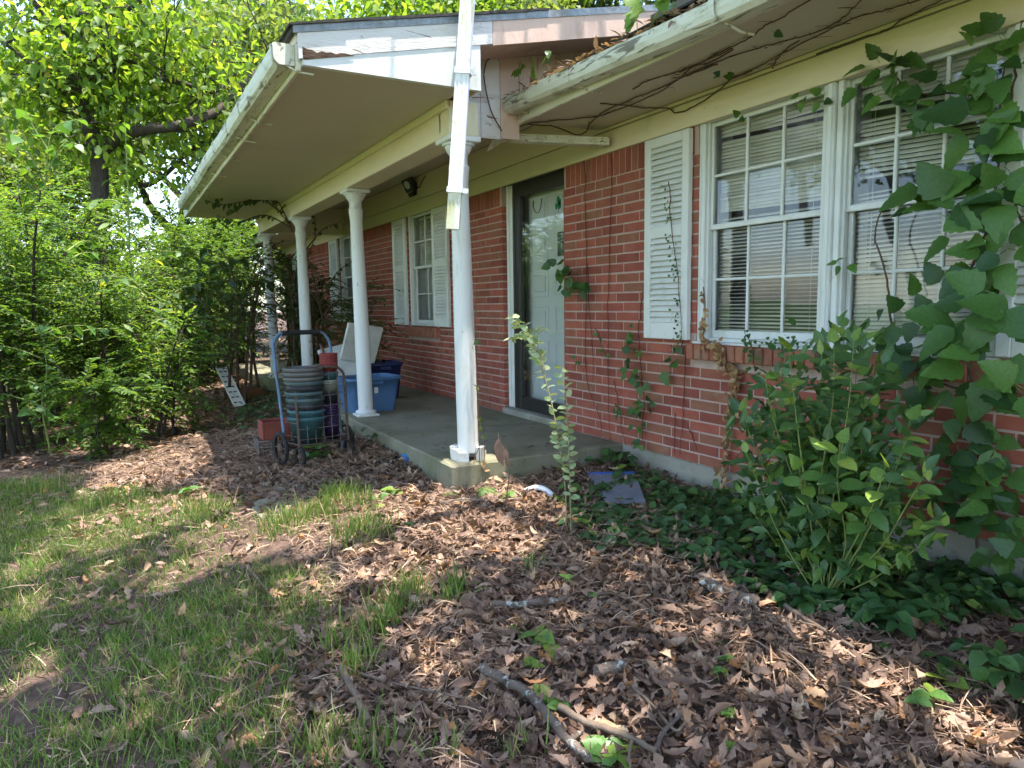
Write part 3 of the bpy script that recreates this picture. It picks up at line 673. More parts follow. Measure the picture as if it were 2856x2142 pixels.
blind('cream slatted blind in the narrow window behind the porch column', -3.33, -2.66, 1.45, 2.035, lambda t: (50, 0, 0))
def curtain(label, X0, X1, z0, z1, y=.20):
    nx = 60; V = []; Fc = []
    for i in range(nx+1):
        x = X0+(X1-X0)*i/nx
        for z in (z0, z1): V.append((x-(X0+X1)/2, .02*math.sin(i*.9)+.008*math.sin(i*2.3), z-z0))
    for i in range(nx): Fc.append((2*i, 2*i+2, 2*i+3, 2*i+1))
    me = bpy.data.meshes.new('curtain'); me.from_pydata(V, [], Fc); me.update(); me.polygons.foreach_set('use_smooth', [True]*len(Fc))
    tag(link('curtain', me, M['curtain'], None, ((X0+X1)/2, y, z0)), label, 'curtain')
curtain('grey curtain hanging in the narrow shuttered window on the porch', -3.36, -2.63, .80, 1.5)
curtain('grey curtain in the window behind the porch creeper', -6.34, -5.61, .80, 2.03)

# ================================================================ FOLIAGE TOOLS
def unit(v): v = np.asarray(v, float); return v/np.maximum(np.linalg.norm(v, axis=-1, keepdims=True), 1e-9)
T2 = (np.array([(0, 0, 0), (.42, .5, .10), (1, 0, -.06), (.42, -.5, .10)]), np.array([(0, 1, 2), (0, 2, 3)]))
T6 = (np.array([(0, 0, 0), (.28, .46, .07), (.64, .36, .03), (1, 0, -.14), (.64, -.36, .03), (.28, -.46, .07), (.5, 0, -.02)]), np.array([(6, 1, 0), (6, 2, 1), (6, 3, 2), (6, 4, 3), (6, 5, 4), (6, 0, 5)]))
TG = (np.array([(0, -.5, 0), (0, .5, 0), (.4, -.42, .02), (.4, .42, .02), (.75, -.28, -.06), (.75, .28, -.06), (1, 0, -.2)]), np.array([(0, 1, 3), (0, 3, 2), (2, 3, 5), (2, 5, 4), (4, 5, 6)]))
def oak_tpl(curl, roll_, seed):
    r = np.random.default_rng(seed)
    u = np.array([.0, .10, .20, .29, .40, .48, .60, .68, .80, .90, 1.0]); h = np.array([.015, .03, .13, .06, .20, .09, .25, .11, .18, .08, .0]) if seed % 2 == 0 else np.array([.015, .06, .13, .17, .20, .215, .20, .18, .13, .07, .0])
    hl = h*(1+r.normal(0, .15, len(h))); hr = h*(1+r.normal(0, .15, len(h))); V = []; n = len(u)
    for i in range(n):
        zc = curl*(u[i]-.5)**2*1.6-.05*curl
        V.append((u[i], 0, zc))
    for i in range(n): V.append((u[i]+.02, hl[i]*math.cos(roll_), curl*(u[i]-.5)**2*1.6-.05*curl+hl[i]*math.sin(roll_)))
    for i in range(n): V.append((u[i]+.02, -hr[i]*math.cos(roll_*.6), curl*(u[i]-.5)**2*1.6-.05*curl+hr[i]*math.sin(roll_*.6)))
    Fc = []
    for i in range(n-1):
        Fc += [(i, i+1, n+i+1), (i, n+i+1, n+i), (i, 2*n+i+1, i+1), (i, 2*n+i, 2*n+i+1)]
    return np.array(V), np.array(Fc)
def scatter_mesh(name, pos, axis, nrm, length, width, tpl):
    pos = np.asarray(pos, float); N = len(pos); a = unit(axis); n = np.asarray(nrm, float); n = unit(n-(n*a).sum(1, keepdims=True)*a); b = np.cross(n, a)
    L = np.broadcast_to(np.asarray(length, float), (N,)); Wd = np.broadcast_to(np.asarray(width, float), (N,))
    T, Fc = tpl; k = len(T)
    V = pos[:, None, :]+T[None, :, 0, None]*(L[:, None]*a)[:, None, :]+T[None, :, 1, None]*(Wd[:, None]*b)[:, None, :]+T[None, :, 2, None]*(L[:, None]*n)[:, None, :]
    return V.reshape(-1, 3), (Fc[None]+(np.arange(N)*k)[:, None, None]).reshape(-1, Fc.shape[1])
def scatter(name, pos, axis, nrm, length, width, tpl, mat, parent=None):
    V, Fc = scatter_mesh(name, pos, axis, nrm, length, width, tpl); return link(name, npmesh(name, V, Fc), mat, parent)
def rnd(n, d=3): return rng.normal(0, 1, (n, d))
def leaf_obj_mesh(name, kind, seed=0, mat=None):
    # one detailed leaf: stem end at origin, length 1 along +X, upper side +Z
    r = np.random.default_rng(seed); n = 11; u = np.linspace(0, 1, n)
    if kind == 'oval': h = .5*np.sin(np.pi*u**.92)**.85*.62
    elif kind == 'ovate': h = .5*np.sin(np.pi*u**.62)**.9*.74*(1-.30*u)
    elif kind == 'tooth': h = .5*np.sin(np.pi*u**.62)**.85*.80*(1-.28*u)
    elif kind == 'lance': h = .5*np.sin(np.pi*u**.85)*.34
    V = []; bend = r.uniform(-.35, -.05); fold = r.uniform(.08, .3); tw = r.normal(0, .15)
    for s in (0, 1, -1):
        for i in range(n):
            hh = h[i]*(1+(.09*(-1)**i if kind == 'tooth' and 0 < i < n-1 else 0)); uu = u[i]+(.03 if s and kind == 'tooth' else 0)*(u[i] < .98)
            V.append((uu, s*hh, bend*u[i]**2+abs(s)*hh*fold+s*hh*tw*u[i]))
    Fc = []
    for i in range(n-1): Fc += [(i, i+1, n+i+1, n+i), (i, 2*n+i, 2*n+i+1, i+1)]
    V += [(-.22, .012, .02), (-.22, -.012, .02), (0, .012, 0), (0, -.012, 0)]; b = 3*n; Fc.append((b, b+1, b+3, b+2))
    me = bpy.data.meshes.new(name); me.from_pydata(V, [], Fc); me.update(); me.polygons.foreach_set('use_smooth', [True]*len(Fc))
    if mat: me.materials.append(mat)
    return me
def put_leaf(name, me, parent, pos, axis, nrm, size, base=(0, 0, 0)):
    a = unit(axis); n = np.asarray(nrm, float); n = unit(n-n.dot(a)*a); b = np.cross(n, a); p = np.asarray(pos, float)-np.asarray(base, float)
    o = bpy.data.objects.new(name, me); COL.objects.link(o); o.parent = parent
    o.matrix_basis = Matrix(((a[0]*size, b[0]*size, n[0]*size, p[0]), (a[1]*size, b[1]*size, n[1]*size, p[1]), (a[2]*size, b[2]*size, n[2]*size, p[2]), (0, 0, 0, 1)))
    return o
LM = {}
for nm, kd, mt in (('shrub', 'oval', 'leaf_shrub'), ('vine', 'tooth', 'leaf_vine'), ('vinel', 'tooth', 'leaf_vinel'), ('sprig', 'oval', 'leaf_sprig'), ('rose', 'ovate', 'leaf_rose'), ('lit', 'tooth', 'leaf_lit'), ('dead', 'ovate', 'deadvine'), ('long', 'lance', 'leaf_privet'), ('weed', 'ovate', 'leaf_vinel')):
    LM[nm] = [leaf_obj_mesh('leaf', kd, 10*i+3, M[mt]) for i in range(4)]
def rl(k): return LM[k][rng.integers(4)]

# ================================================================ TREES
def grow(mb, p, d, L, r, depth, tips, rg, up=.25, spread=.75, nmin=2):
    pts = [np.array(p)]; q = np.array(p, float); dd = unit(d); n = 5
    for i in range(n):
        dd = unit(dd+rg.normal(0, .13, 3)+np.array([0, 0, up*.12])); q = q+dd*L/n; pts.append(q.copy())
    mb.tube(pts, list(np.linspace(r, r*.62, n+1)), 8 if depth > 1 else 5, cap=False)
    if depth <= 1: tips.append(q.copy()); tips.append(pts[3])
    if depth == 0: return
    for k in range(nmin+int(rg.random() < .5)):
        nd = unit(dd+rg.normal(0, spread, 3)*np.array([1, 1, .6])+np.array([0, 0, up*.4]))
        grow(mb, q if k < 2 else pts[3], nd, L*rg.uniform(.62, .82), r*.58, depth-1, tips, rg, up, spread, nmin)
def crown_mesh(tips, nper, sig, size, rg, tpl=T2, flat=.75, droop=.5, keep=None, aspect=.62):
    tips = np.array(tips); c = np.repeat(tips, nper, 0); pos = c+rg.normal(0, 1, c.shape)*sig*np.array([1, 1, flat])
    if keep is not None:
        k = keep(pos); pos = pos[k]; c = c[k]
    n = len(pos); ax = unit(pos-c)*.6+rg.normal(0, .7, (n, 3))+np.array([0, 0, -droop]); nr = rg.normal(0, .55, (n, 3))+np.array([0, 0, 1])
    s = size*rg.uniform(.65, 1.3, n)
    return scatter_mesh('crown', pos, ax, nr, s, s*aspect, tpl)
def tree(name, label, base, trunkL, r, depth, seed, nper, sig, size, leaf, cat='tree', group=None, d0=(0, 0, 1), up=.3, spread=.7, tpl=T2, keep=None, nmin=2, bark='bark'):
    rg = np.random.default_rng(seed); t = thing(name, label, cat, base, group); mb = MB(); tips = []
    grow(mb, (0, 0, 0), d0, trunkL, r, depth, tips, rg, up, spread, nmin); mb.build('trunk', M[bark], t)
    V, Fc = crown_mesh(tips, nper, sig, size, rg, tpl, keep=keep); link('crown', npmesh('crown', V, Fc), M[leaf], t); return t
def copy_tree(t, loc, rz, sc, label=None, group=None):
    c = t.copy(); COL.objects.link(c); c.location = loc; c.rotation_euler.z = rz; c.scale = (sc,)*3
    if label: c['label'] = label
    if group: c['group'] = group
    for ch in t.children:
        k = ch.copy(); COL.objects.link(k); k.parent = c
    return c

# -- the crooked tree over the thicket, limbs laid out along their real lines
ht = thing('crooked_tree', 'crooked dark-barked tree with broad sunlit leaves rising behind the thicket', 'tree', (-8.2, -3.05, -.35)); hb = np.array([-8.2, -3.05, -.35])
TX = -8.2
def tp_(x, y, X=TX): return on(x, y, 0, X)-hb
mb = MB(); tips = []; rg = np.random.default_rng(5)
def limb(pts, r0, r1): mb.tube(bez(pts, 4), list(np.linspace(r0, r1, (len(pts)-1)*4+1)), 9, cap=False)
trunk = [np.array([0, 0, 0.]), tp_(278, 760), tp_(278, 506), tp_(270, 426), tp_(238, 312), tp_(215, 240), tp_(240, 200), tp_(274, 139), tp_(268, 76), tp_(215, 30, -8.5), tp_(190, -60, -8.8), tp_(200, -220, -9)]
limb(trunk, .14, .07)
L2 = [tp_(274, 139), tp_(220, 105, -8.4), tp_(165, 80, -8.7), tp_(97, 10, -9), tp_(30, -60, -9.5)]; limb(L2, .075, .04)
L3 = [tp_(275, 430), tp_(330, 385, -7.9), tp_(400, 362, -7.6), tp_(500, 350, -7.6), tp_(600, 312, -7.8), tp_(660, 260, -8.2), tp_(760, 150, -8.8)]; limb(L3, .10, .05)
L4 = [tp_(262, 230), tp_(300, 215, -8), tp_(350, 165, -7.8), tp_(420, 212, -7.7), tp_(520, 235, -7.8), tp_(600, 255, -8), tp_(660, 200, -8.3)]; limb(L4, .05, .025)
L5 = [tp_(235, 300), tp_(180, 260, -8), tp_(100, 190, -7.8), tp_(0, 110, -7.9)]; limb(L5, .05, .02)
L6 = [tp_(268, 76), tp_(360, 20, -8), tp_(480, -60, -7.9), tp_(640, -120, -8.2)]; limb(L6, .06, .03)
for pl in (trunk[3:], L2, L3, L4, L5, L6):
    for i in range(1, len(pl)):
        for k in range(3):
            p0 = pl[i-1]+(pl[i]-pl[i-1])*rg.random()
            grow(mb, p0, unit(rg.normal(0, 1, 3)+[-.75, 0, .35]), rg.uniform(.5, 1.0), .016, 1, tips, rg, .1, .7, 2)
mb.build('trunk', M['bark'], ht)
V, Fc = crown_mesh(tips, 12, .36, .14, rg, T6, droop=.7, aspect=.62); link('crown', npmesh('crown', V, Fc), M['leaf_tree'], ht)

# -- thicket of privet and saplings
def spray_leaves(p0, d0, L, n, size, rg, droop=.5):
    # pairs of leaves along an arching twig -> pos, axis, normal, twig points
    t = np.linspace(.12, 1, n); side = np.cross(d0, [0, 0, 1]); side = unit(side+1e-6)
    pts = p0+d0[None]*(t*L)[:, None]+np.array([0, 0, -1.])[None]*(droop*L*t**2)[:, None]
    tan = unit(d0[None]*L+np.array([0, 0, -1.])[None]*(2*droop*L*t)[:, None])
    s = np.where(np.arange(n) % 2 == 0, 1., -1.)[:, None]
    ax = unit(tan*.7+side[None]*s*.9+rg.normal(0, .18, (n, 3))); nr = np.array([0, 0, 1.])[None]+rg.normal(0, .35, (n, 3))
    return pts, ax, nr, size*rg.uniform(.75, 1.2, n)*(1-.35*t)
def shrub_thicket(label, x, y, H, R, nspray, size, seed, leaf='leaf_privet', nst=9, group=None, L=(.35, .8), n=18, aspect=.45, name='privet_shrub', low=.15, cat='shrub', stem='bark'):
    nspray = int(nspray*1.6); size *= 1.3 if nspray > 140 else 1.15
    rg = np.random.default_rng(seed); b = np.array([x, y, float(gz(x, y))]); t = thing(name, label, cat, b, group); mb = MB(); P, A, Nn, S = [], [], [], []
    stems = []
    for k in range(nst):
        an = rg.uniform(0, 6.28); rr = R*rg.uniform(.1, .75); h = H*rg.uniform(.6, 1.)
        top = np.array([rr*math.cos(an), rr*math.sin(an), h]); o = np.array([.18*R*rg.normal(), .18*R*rg.normal(), -.03])
        pts = bez([o, o*.7+top*np.array([.25, .25, .4]), o*.3+top*np.array([.6, .6, .75]), top], 4); stems.append(pts)
        mb.tube(pts, list(np.linspace(.022*H/2, .006, len(pts))), 6, cap=False)
    for k in range(nspray):
        st = stems[rg.integers(nst)]; i = min(int(len(st)*(low+(1-low)*rg.random()**.75)), len(st)-1); p0 = st[i]
        d = unit(rg.normal(0, 1, 3)*np.array([1, 1, .55])+np.array([0, 0, .45])+.5*unit(p0*np.array([1, 1, 0])+1e-6))
        ln = rg.uniform(*L); pts, ax, nr, s = spray_leaves(p0, d, ln, n, size, rg, rg.uniform(.1, .5))
        P.append(pts); A.append(ax); Nn.append(nr); S.append(s); mb.tube([p0, pts[n//3], pts[2*n//3], pts[-1]], [.0035, .003, .002, .001], 3, cap=False)
    mb.build('stem', M[stem], t); s = np.concatenate(S)
    V, Fc = scatter_mesh('f', np.concatenate(P), np.concatenate(A), np.concatenate(Nn), s, s*aspect, T6); link('foliage', npmesh('foliage', V, Fc), M[leaf], t); return t
shrub_thicket('tall dense privet shrub at the outer edge of thicket, dark below', -3.6, -4.15, 2.5, .95, 330, .060, 21)
shrub_thicket('privet shrub with slim grey stems beside the open litter path', -4.1, -3.2, 1.7, .75, 300, .058, 22, n=16)
shrub_thicket('bushy privet shrub standing deep in the middle of thicket', -5.6, -3.9, 2.9, 1.2, 380, .062, 23)
shrub_thicket('bright green bush below the crooked tree', -6.6, -2.9, 2.3, 1.0, 330, .062, 24)
shrub_thicket('leafy bush growing against the far end of porch', -7.6, -2.0, 2.3, .9, 300, .062, 25)
shrub_thicket('wide bush filling the back of thicket', -9.2, -4.2, 3.2, 1.5, 400, .075, 26)
shrub_thicket('big bush past the far corner of house', -12.2, -1.8, 3.6, 1.6, 400, .085, 27)
shrub_thicket('spreading bush between thicket and lawn edge', -6.0, -5.6, 2.6, 1.3, 320, .065, 28)
shrub_thicket('low arching privet with yellowish sprays over the litter', -2.75, -3.35, .85, .5, 60, .078, 29, nst=6, L=(.3, .6))
shrub_thicket('waist-high privet with long feathery sprays next to path', -3.3, -2.75, 1.25, .5, 70, .080, 30, nst=6, L=(.35, .65))
_bush = [o for o in COL.objects if o.name.startswith('privet_shrub')]
for i, (x, y, sc, lb) in enumerate(((-10.2, -1.0, 1.0, 'bush hard against the far house corner'), (-10.8, -2.9, 1.25, 'bush filling the gap behind the far porch end'), (-13.5, -4.6, 1.5, 'tall bush behind the crooked tree trunk'), (-12.0, -6.6, 1.4, 'bush at the back of thicket facing the lawn'), (-15.5, -1.0, 1.6, 'bush between the house corner and the pale wood'), (-17, -7.5, 1.8, 'large round bush out before the pale wood'), (-8.3, -5.6, 1.25, 'bush next to the crooked tree on its lawn side'), (-15, 2.2, 1.6, 'bush behind the house end wall'), (-4.7, -5.2, .9, 'bush on the lawn side of the tall dense privet'), (-8.9, -1.75, .9, 'bush growing at the last porch column'), (-12.6, -.6, 1.1, 'bush standing off the end of the brick wall'))):
    copy_tree(_bush[(2, 5, 3, 0, 5, 2, 3, 5, 0, 4, 6)[i]], (x, y, float(gz(x, y))), i*1.3+.4, sc, 'privet '+lb)
# broad-leaved sapling: long arching shoots with big hanging leaves
def sapling(label, base, shoots, leafk, size, r=.008, step=.07, name='sapling', stem='gstem', droop=.4, cat='sapling', group=None, nrand=.35):
    b = np.array(base, float); t = thing(name, label, cat, b, group); mb = MB()
    for pts in shoots:
        P = bez([np.array(p, float)-b for p in pts], 6 if step > .03 else 18); mb.tube(P, list(np.linspace(r, r*.25, len(P))), 6, cap=False)
        acc = 0; sgn = 1; Ltot = sum(np.linalg.norm(P[i+1]-P[i]) for i in range(len(P)-1)); run = 0
        for i in range(len(P)-1):
            seg = np.linalg.norm(P[i+1]-P[i]); acc += seg; run += seg
            if acc >= step and run > .25*Ltot:
                acc = 0; sgn = -sgn; tn = unit(P[i+1]-P[i]); sd_ = unit(np.cross(tn, [0, 0, 1])+1e-6)*sgn
                put_leaf('leaf', rl(leafk), t, P[i+1], tn*.5+sd_+rng.normal(0, .25, 3)+[0, 0, -droop], np.array([.3*(nrand > .5), -.3*(nrand > .5), 1])+rng.normal(0, nrand, 3), size*rng.uniform(.7, 1.2))
    mb.build('stem', M[stem], t); return t
g = lambda x, y: np.array([x, y, float(gz(x, y))])
XS = -4.9
w = lambda x, y, X=XS: on(x, y, 0, X)
sapling('tall thin sapling with single upright stem above the thicket', g(-4.9, -3.2), [[g(-4.9, -3.2), w(375, 900), w(362, 700), w(358, 560), w(352, 420), w(348, 330)], [w(362, 700), w(330, 640), w(300, 620)], [w(358, 600), w(320, 560), w(270, 560)], [w(360, 800), w(400, 740), w(440, 720)]], 'long', .20, .012, .11)
XS = -4.2
sapling('sapling with big drooping dark leaves reaching to the porch column', g(-4.2, -2.7), [[g(-4.2, -2.7), w(440, 950), w(470, 830), w(560, 790), w(660, 780), w(750, 785)], [w(470, 830), w(520, 800), w(600, 810), w(690, 830)], [w(455, 880), w(500, 850), w(560, 860)]], 'rose', .15, .010, .055, droop=.9)
XS = -5.2
sapling('slender sapling with pale broad leaves at left edge of thicket', g(-5.2, -3.9), [[g(-5.2, -3.9), w(120, 700), w(130, 480), w(150, 360), w(230, 330)], [w(135, 420), w(90, 350), w(70, 310)], [w(130, 480), w(180, 400), w(230, 410)], [w(128, 520), w(60, 390), w(30, 400)]], 'weed', .18, .012, .075)

def young_tree(label, x, y, h, ns, size, leafk, seed, lean=(0, 0), step=.075, droop=.6):
    rg = np.random.default_rng(seed); b = g(x, y); top = b+np.array([lean[0], lean[1], h]); sh = [[b, lerp_(b, top, .35)+rg.normal(0, .04, 3), lerp_(b, top, .7)+rg.normal(0, .05, 3), top]]
    for k in range(ns):
        p0 = lerp_(b, top, rg.uniform(.25, .95)); an = rg.uniform(0, 6.28); L = rg.uniform(.3, .7); d = np.array([math.cos(an), math.sin(an), .45]); sh.append([p0, p0+d*L*.5, p0+d*L*np.array([1, 1, .55])])
    return sapling(label, b, sh, leafk, size, .011, step, droop=droop)
def lerp_(a, b, t): return a+(b-a)*t
young_tree('young tree with broad bright leaves before the crooked trunk', -4.5, -3.55, 2.1, 13, .135, 'weed', 91)
young_tree('young tree with narrow drooping leaves over the litter path', -3.7, -2.95, 1.55, 11, .15, 'long', 92, (.1, .15))
young_tree('low young tree with glossy broad leaves at the thicket front', -3.2, -3.75, 1.25, 10, .12, 'vinel', 93)
young_tree('leaning young tree with dark leaves by the far column', -5.3, -2.3, 2.0, 12, .14, 'vine', 94, (.2, .3))
young_tree('young tree with big pale leaves rising out of thicket top', -6.2, -3.6, 3.0, 14, .17, 'weed', 95, step=.09)
young_tree('spindly young tree with narrow leaves at the lawn side of thicket', -3.9, -4.7, 1.9, 12, .16, 'long', 96)

# -- woods behind, and the trees across the lawn that the windows mirror
wa = tree('wood_tree', 'pale green tree rising behind the house roof', (-16, 5.5, -.4), 3.4, .20, 4, 31, 90, .55, .20, 'leaf_far', group='pale green trees rising behind the house roof', nmin=2)
wb = tree('wood_tree', 'pale green tree standing beyond the thicket', (-20, -1.5, -.4), 3.8, .22, 4, 32, 90, .60, .22, 'leaf_far', group='pale green trees standing beyond the thicket')
wc = tree('wood_tree', 'bright green tree rising behind the house roof', (-12.5, 9.5, -.4), 3.2, .18, 4, 33, 100, .55, .18, 'leaf_tree', group='bright green trees rising behind the house roof')
k = 0
for (x, y, s) in ((-24, 3, 1.25), (-19, 11, 1.15), (-27, -6, 1.2), (-23, -9, 1.0), (-30, 0, 1.5), (-8, 13, 1.1), (-4, 15, 1.0), (-15, -3.2, .62), (-33, -11, 1.5), (-17, 1.8, .9), (-36, 6, 1.6), (-13.5, 3.4, .75), (-26, 12, 1.3), (-22, -3.8, .85), (-14, 8, 1.45), (-10.5, 11.5, 1.5), (-18, 6.5, 1.6), (-7, 14, 1.6), (-16, 12.5, 1.7), (-3, 16, 1.7), (-20, 9, 1.7), (-12, 14, 1.8), (-29, -3.5, 1.1), (-18.5, -6.8, .7), (-11, 6.0, .8), (1, 16, 1.1)):
    wl_ = ('bright' if k % 3 == 2 else 'pale')+' green tree '+('rising behind the house roof' if y > 4 else 'standing beyond the thicket')
    copy_tree((wa, wb, wc)[k % 3], (x, y, -.4), k*1.7, s, wl_, wl_.replace(' tree ', ' trees ')); k += 1
lt = 'tall leafy tree across the lawn facing the house front'
for (x, y, s) in ((-9, -19, 1.2), (-3, -22, 1.0), (-16, -17, 1.1), (4, -20, 1.25), (11, -18, 1.1), (-24, -22, 1.3), (18, -14, 1.2), (20, -4, 1.2), (17, 6, 1.1)):
    copy_tree((wa, wb, wc)[k % 3], (x, y, -.5), k*2.1, s, lt, 'trees across the lawn'); k += 1

# -- the oak whose crown shades the front yard; its gaps are shaped to place the sun flecks
LIT = [(.75, -1.75, .72, 1.25), (1.1, -1.6, .85, .55), (2.4, -2.2, .35, .10), (.6, -3.6, .5, .15), (1.6, -3.5, .25, .12), (1.55, -1.95, .55, .28), (1.2, -2.45, .6, .2), (.1, -2.75, .75, .22), (-.45, -3.25, 1.1, .33), (-1.6, -3.0, .8, .45), (3.55, -1.08, .42, .13), (3.15, -1.95, .22, .12), (2.75, -2.62, .28, .05), (-1.0, -1.9, .5, .25), (.95, -.95, .6, .30), (3.85, -.62, .2, .12), (2.2, -3.05, .3, .08), (-2.3, -2.3, .6, .3), (1.75, -1.45, .2, .12)]
def oak_keep(pos):
    P = pos+np.array([2.2, -6.6, -.5]); h = P[:, 2]+.22; sxy = P[:, :2]-h[:, None]*np.array([[SX, SY]])
    k = np.ones(len(P), bool)
    for (x, y, a, b) in LIT: k &= ((sxy[:, 0]-x)/a)**2+((sxy[:, 1]-y)/b)**2 > 1+.25*np.sin(sxy[:, 0]*9+sxy[:, 1]*7)
    pr = proj(P); infr = (pr[:, 2] > 0) & (pr[:, 1] > -40) & (pr[:, 0] > -40) & (pr[:, 0] < PW+40)
    return k & ~infr & (P[:, 2] > 4.2)
rg = np.random.default_rng(77); ok = thing('oak_tree', 'spreading oak on the lawn shading the front yard', 'tree', (2.2, -6.6, -.5)); mb = MB(); tips = []; limbs = []
mb.tube(bez([(0, 0, -.1), (.05, .1, 1.5), (.1, .3, 3.2), (.2, .7, 4.8)], 4), list(np.linspace(.34, .24, 13)), 14, cap=False)
for (ex, ey, ez) in ((0, 4.6, 7.2), (1.8, 4.2, 7.4), (-1.8, 3.8, 7.2), (-3.2, 2.4, 7), (3.2, 2.6, 7), (.6, 2.2, 8.6), (2.0, -1, 8), (-2, -1, 8), (0, 5.6, 6.6), (-1, 5.0, 7.8)):
    e = np.array([ex, ey, ez]); s0 = np.array([.18, .6, 4.5]); pts = bez([s0, s0*.6+e*.4+[0, 0, .3], e], 5); mb.tube(pts, list(np.linspace(.13, .05, len(pts))), 8, cap=False)
    for q in pts[4:]:
        limbs.append(q)
LP = np.array(limbs); nt_ = 0
while nt_ < 430:
    h = rg.uniform(5.4, 8.8); sx_, sy_ = rg.uniform(-2.6, 5.6), rg.uniform(-5.2, -.75); q = np.array([sx_+SX*h-2.2, sy_+SY*h+6.6, h+.3]); nt_ += 1
    if not oak_keep(q[None])[0]: continue
    j = np.argmin(((LP-q)**2).sum(1)); mid = (LP[j]+q)/2+rg.normal(0, .12, 3); mb.tube([LP[j], mid, q], [.014, .010, .004], 4, cap=False); tips.append(q)
mb.build('trunk', M['bark'], ok)
V, Fc = crown_mesh(tips, 64, .40, .17, rg, T2, keep=oak_keep, droop=.1, aspect=.6); link('crown', npmesh('crown', V, Fc), M['leaf_oak'], ok)

# ================================================================ GROUND LAYERS
from math import pi
def inpoly(P, poly):
    x, y = P[:, 0], P[:, 1]; c = np.zeros(len(P), bool); n = len(poly)
    for i in range(n):
        x0, y0 = poly[i]; x1, y1 = poly[i-1]; c ^= ((y0 > y) != (y1 > y)) & (x < (x1-x0)*(y-y0)/(y1-y0+1e-12)+x0)
    return c
def ground_points(n, x0, x1, y0, y1):
    P = np.stack([rng.uniform(x0, x1, n), rng.uniform(y0, y1, n)], 1)
    P = P[~((P[:, 0] < .76) & (P[:, 1] > -1.34))]; return P[P[:, 1] < -.01]
def smooth_noise(P, sc, seed):
    r = np.random.default_rng(seed); k = r.normal(0, sc, (10, 2)); p = r.uniform(0, 6.28, 10); return sum(np.sin(P@kk+pp) for kk, pp in zip(k, p))/10**.5
g2 = lambda *pts: [tuple(gpx(x, y)[:2]) for x, y in pts]
GRASS = g2((-900, 1330), (0, 1345), (420, 1370), (700, 1390), (960, 1440), (1010, 1520), (1000, 1600), (930, 1720), (850, 1800), (830, 1950), (760, 2100), (760, 2600), (-900, 2600))
BED = g2((1640, 1290), (1760, 1300), (1830, 1345), (1950, 1400), (2080, 1430), (2400, 1500), (2700, 1570), (2856, 1640), (3300, 1700), (3300, 2300), (2900, 2100), (2800, 1985), (2700, 1930), (2590, 1850), (2480, 1790), (2330, 1740), (2150, 1710), (1990, 1610), (1880, 1590), (1790, 1510), (1720, 1560), (1620, 1520), (1560, 1450), (1560, 1390))
# fallen leaves
def litter(n, x0, x1, y0, y1, lo, hi, seed, dens=None):
    P = ground_points(n, x0, x1, y0, y1)
    ing = inpoly(P, GRASS); P = P[~(ing & (rng.random(len(P)) > .18))]; P = P[~(inpoly(P, BED) & (rng.random(len(P)) > .35))]
    if dens is not None: P = P[rng.random(len(P)) < dens(P)]
    k = len(P); z = gz(P[:, 0], P[:, 1])+rng.uniform(.0, .035, k); an = rng.uniform(0, 2*pi, k); tl = rng.normal(0, .48, (k, 3))
    pos = np.column_stack([P, z]); ax = np.stack([np.cos(an), np.sin(an), rng.normal(.05, .22, k)], 1); nr = tl+np.array([0, 0, 1])
    nr[rng.random(k) < .4] *= [1, 1, -1]
    L = rng.uniform(lo, hi, k); out = []; off = 0
    VV, FF = [], []
    for j in range(5):
        tpl = oak_tpl((-.9, -.3, .5, .9, 1.3)[j], (.3, .7, .1, .9, 1.1)[j], 50+j); s = np.arange(k) % 5 == j
        V, Fc = scatter_mesh('x', pos[s], ax[s], nr[s], L[s], L[s]*rng.uniform(.8, 1.15, s.sum()), tpl); FF.append(Fc+off); VV.append(V); off += len(V)
    return np.concatenate(VV), np.concatenate(FF)
V, Fc = litter(17000, -1.5, 4.6, -3.4, 0, .035, .105, 1)
V2, Fc2 = litter(9000, 1.2, 4.7, -2.7, -.3, .03, .10, 2); Fc = np.concatenate([Fc, Fc2+len(V)]); V = np.concatenate([V, V2])
tag(link('leaf_litter', npmesh('leaf_litter', V, Fc), M['deadleaf']), 'brown fallen oak leaves carpeting the ground before the house', 'leaf litter', kind='stuff')
P = ground_points(9000, -9, 0, -5.5, -1.3); k = len(P); an = rng.uniform(0, 2*pi, k); L = rng.uniform(.04, .10, k)
tag(scatter('leaf_litter', np.column_stack([P, gz(P[:, 0], P[:, 1])+rng.uniform(0, .02, k)]), np.stack([np.cos(an), np.sin(an), rng.normal(.1, .25, k)], 1), rnd(k)*.35+[0, 0, 1], L, L*.5, T6, M['deadleaf']), 'brown fallen leaves under the thicket and along the porch', 'leaf litter', kind='stuff')
# pine straw and small twigs between the leaves
P = ground_points(60000, -2.5, 4.6, -4.2, 0); P = P[smooth_noise(P, 1.6, 5) > -1.2]; P = P[~((inpoly(P, GRASS) & (P[:, 1] < -2.4) | inpoly(P, BED)) & (rng.random(len(P)) > .25))]; k = len(P); an = rng.uniform(0, 2*pi, k); L = rng.uniform(.05, .16, k)
tag(scatter('pine_straw', np.column_stack([P, gz(P[:, 0], P[:, 1])+rng.uniform(.006, .045, k)]), np.stack([np.cos(an), np.sin(an), rng.normal(.0, .2, k)], 1), rnd(k)*.4+[0, 0, 1], L, rng.choice([.0022, .0028, .005], k), TG, M['needle']), 'dry pine straw and twigs strewn over the fallen leaves', 'pine straw', kind='stuff')
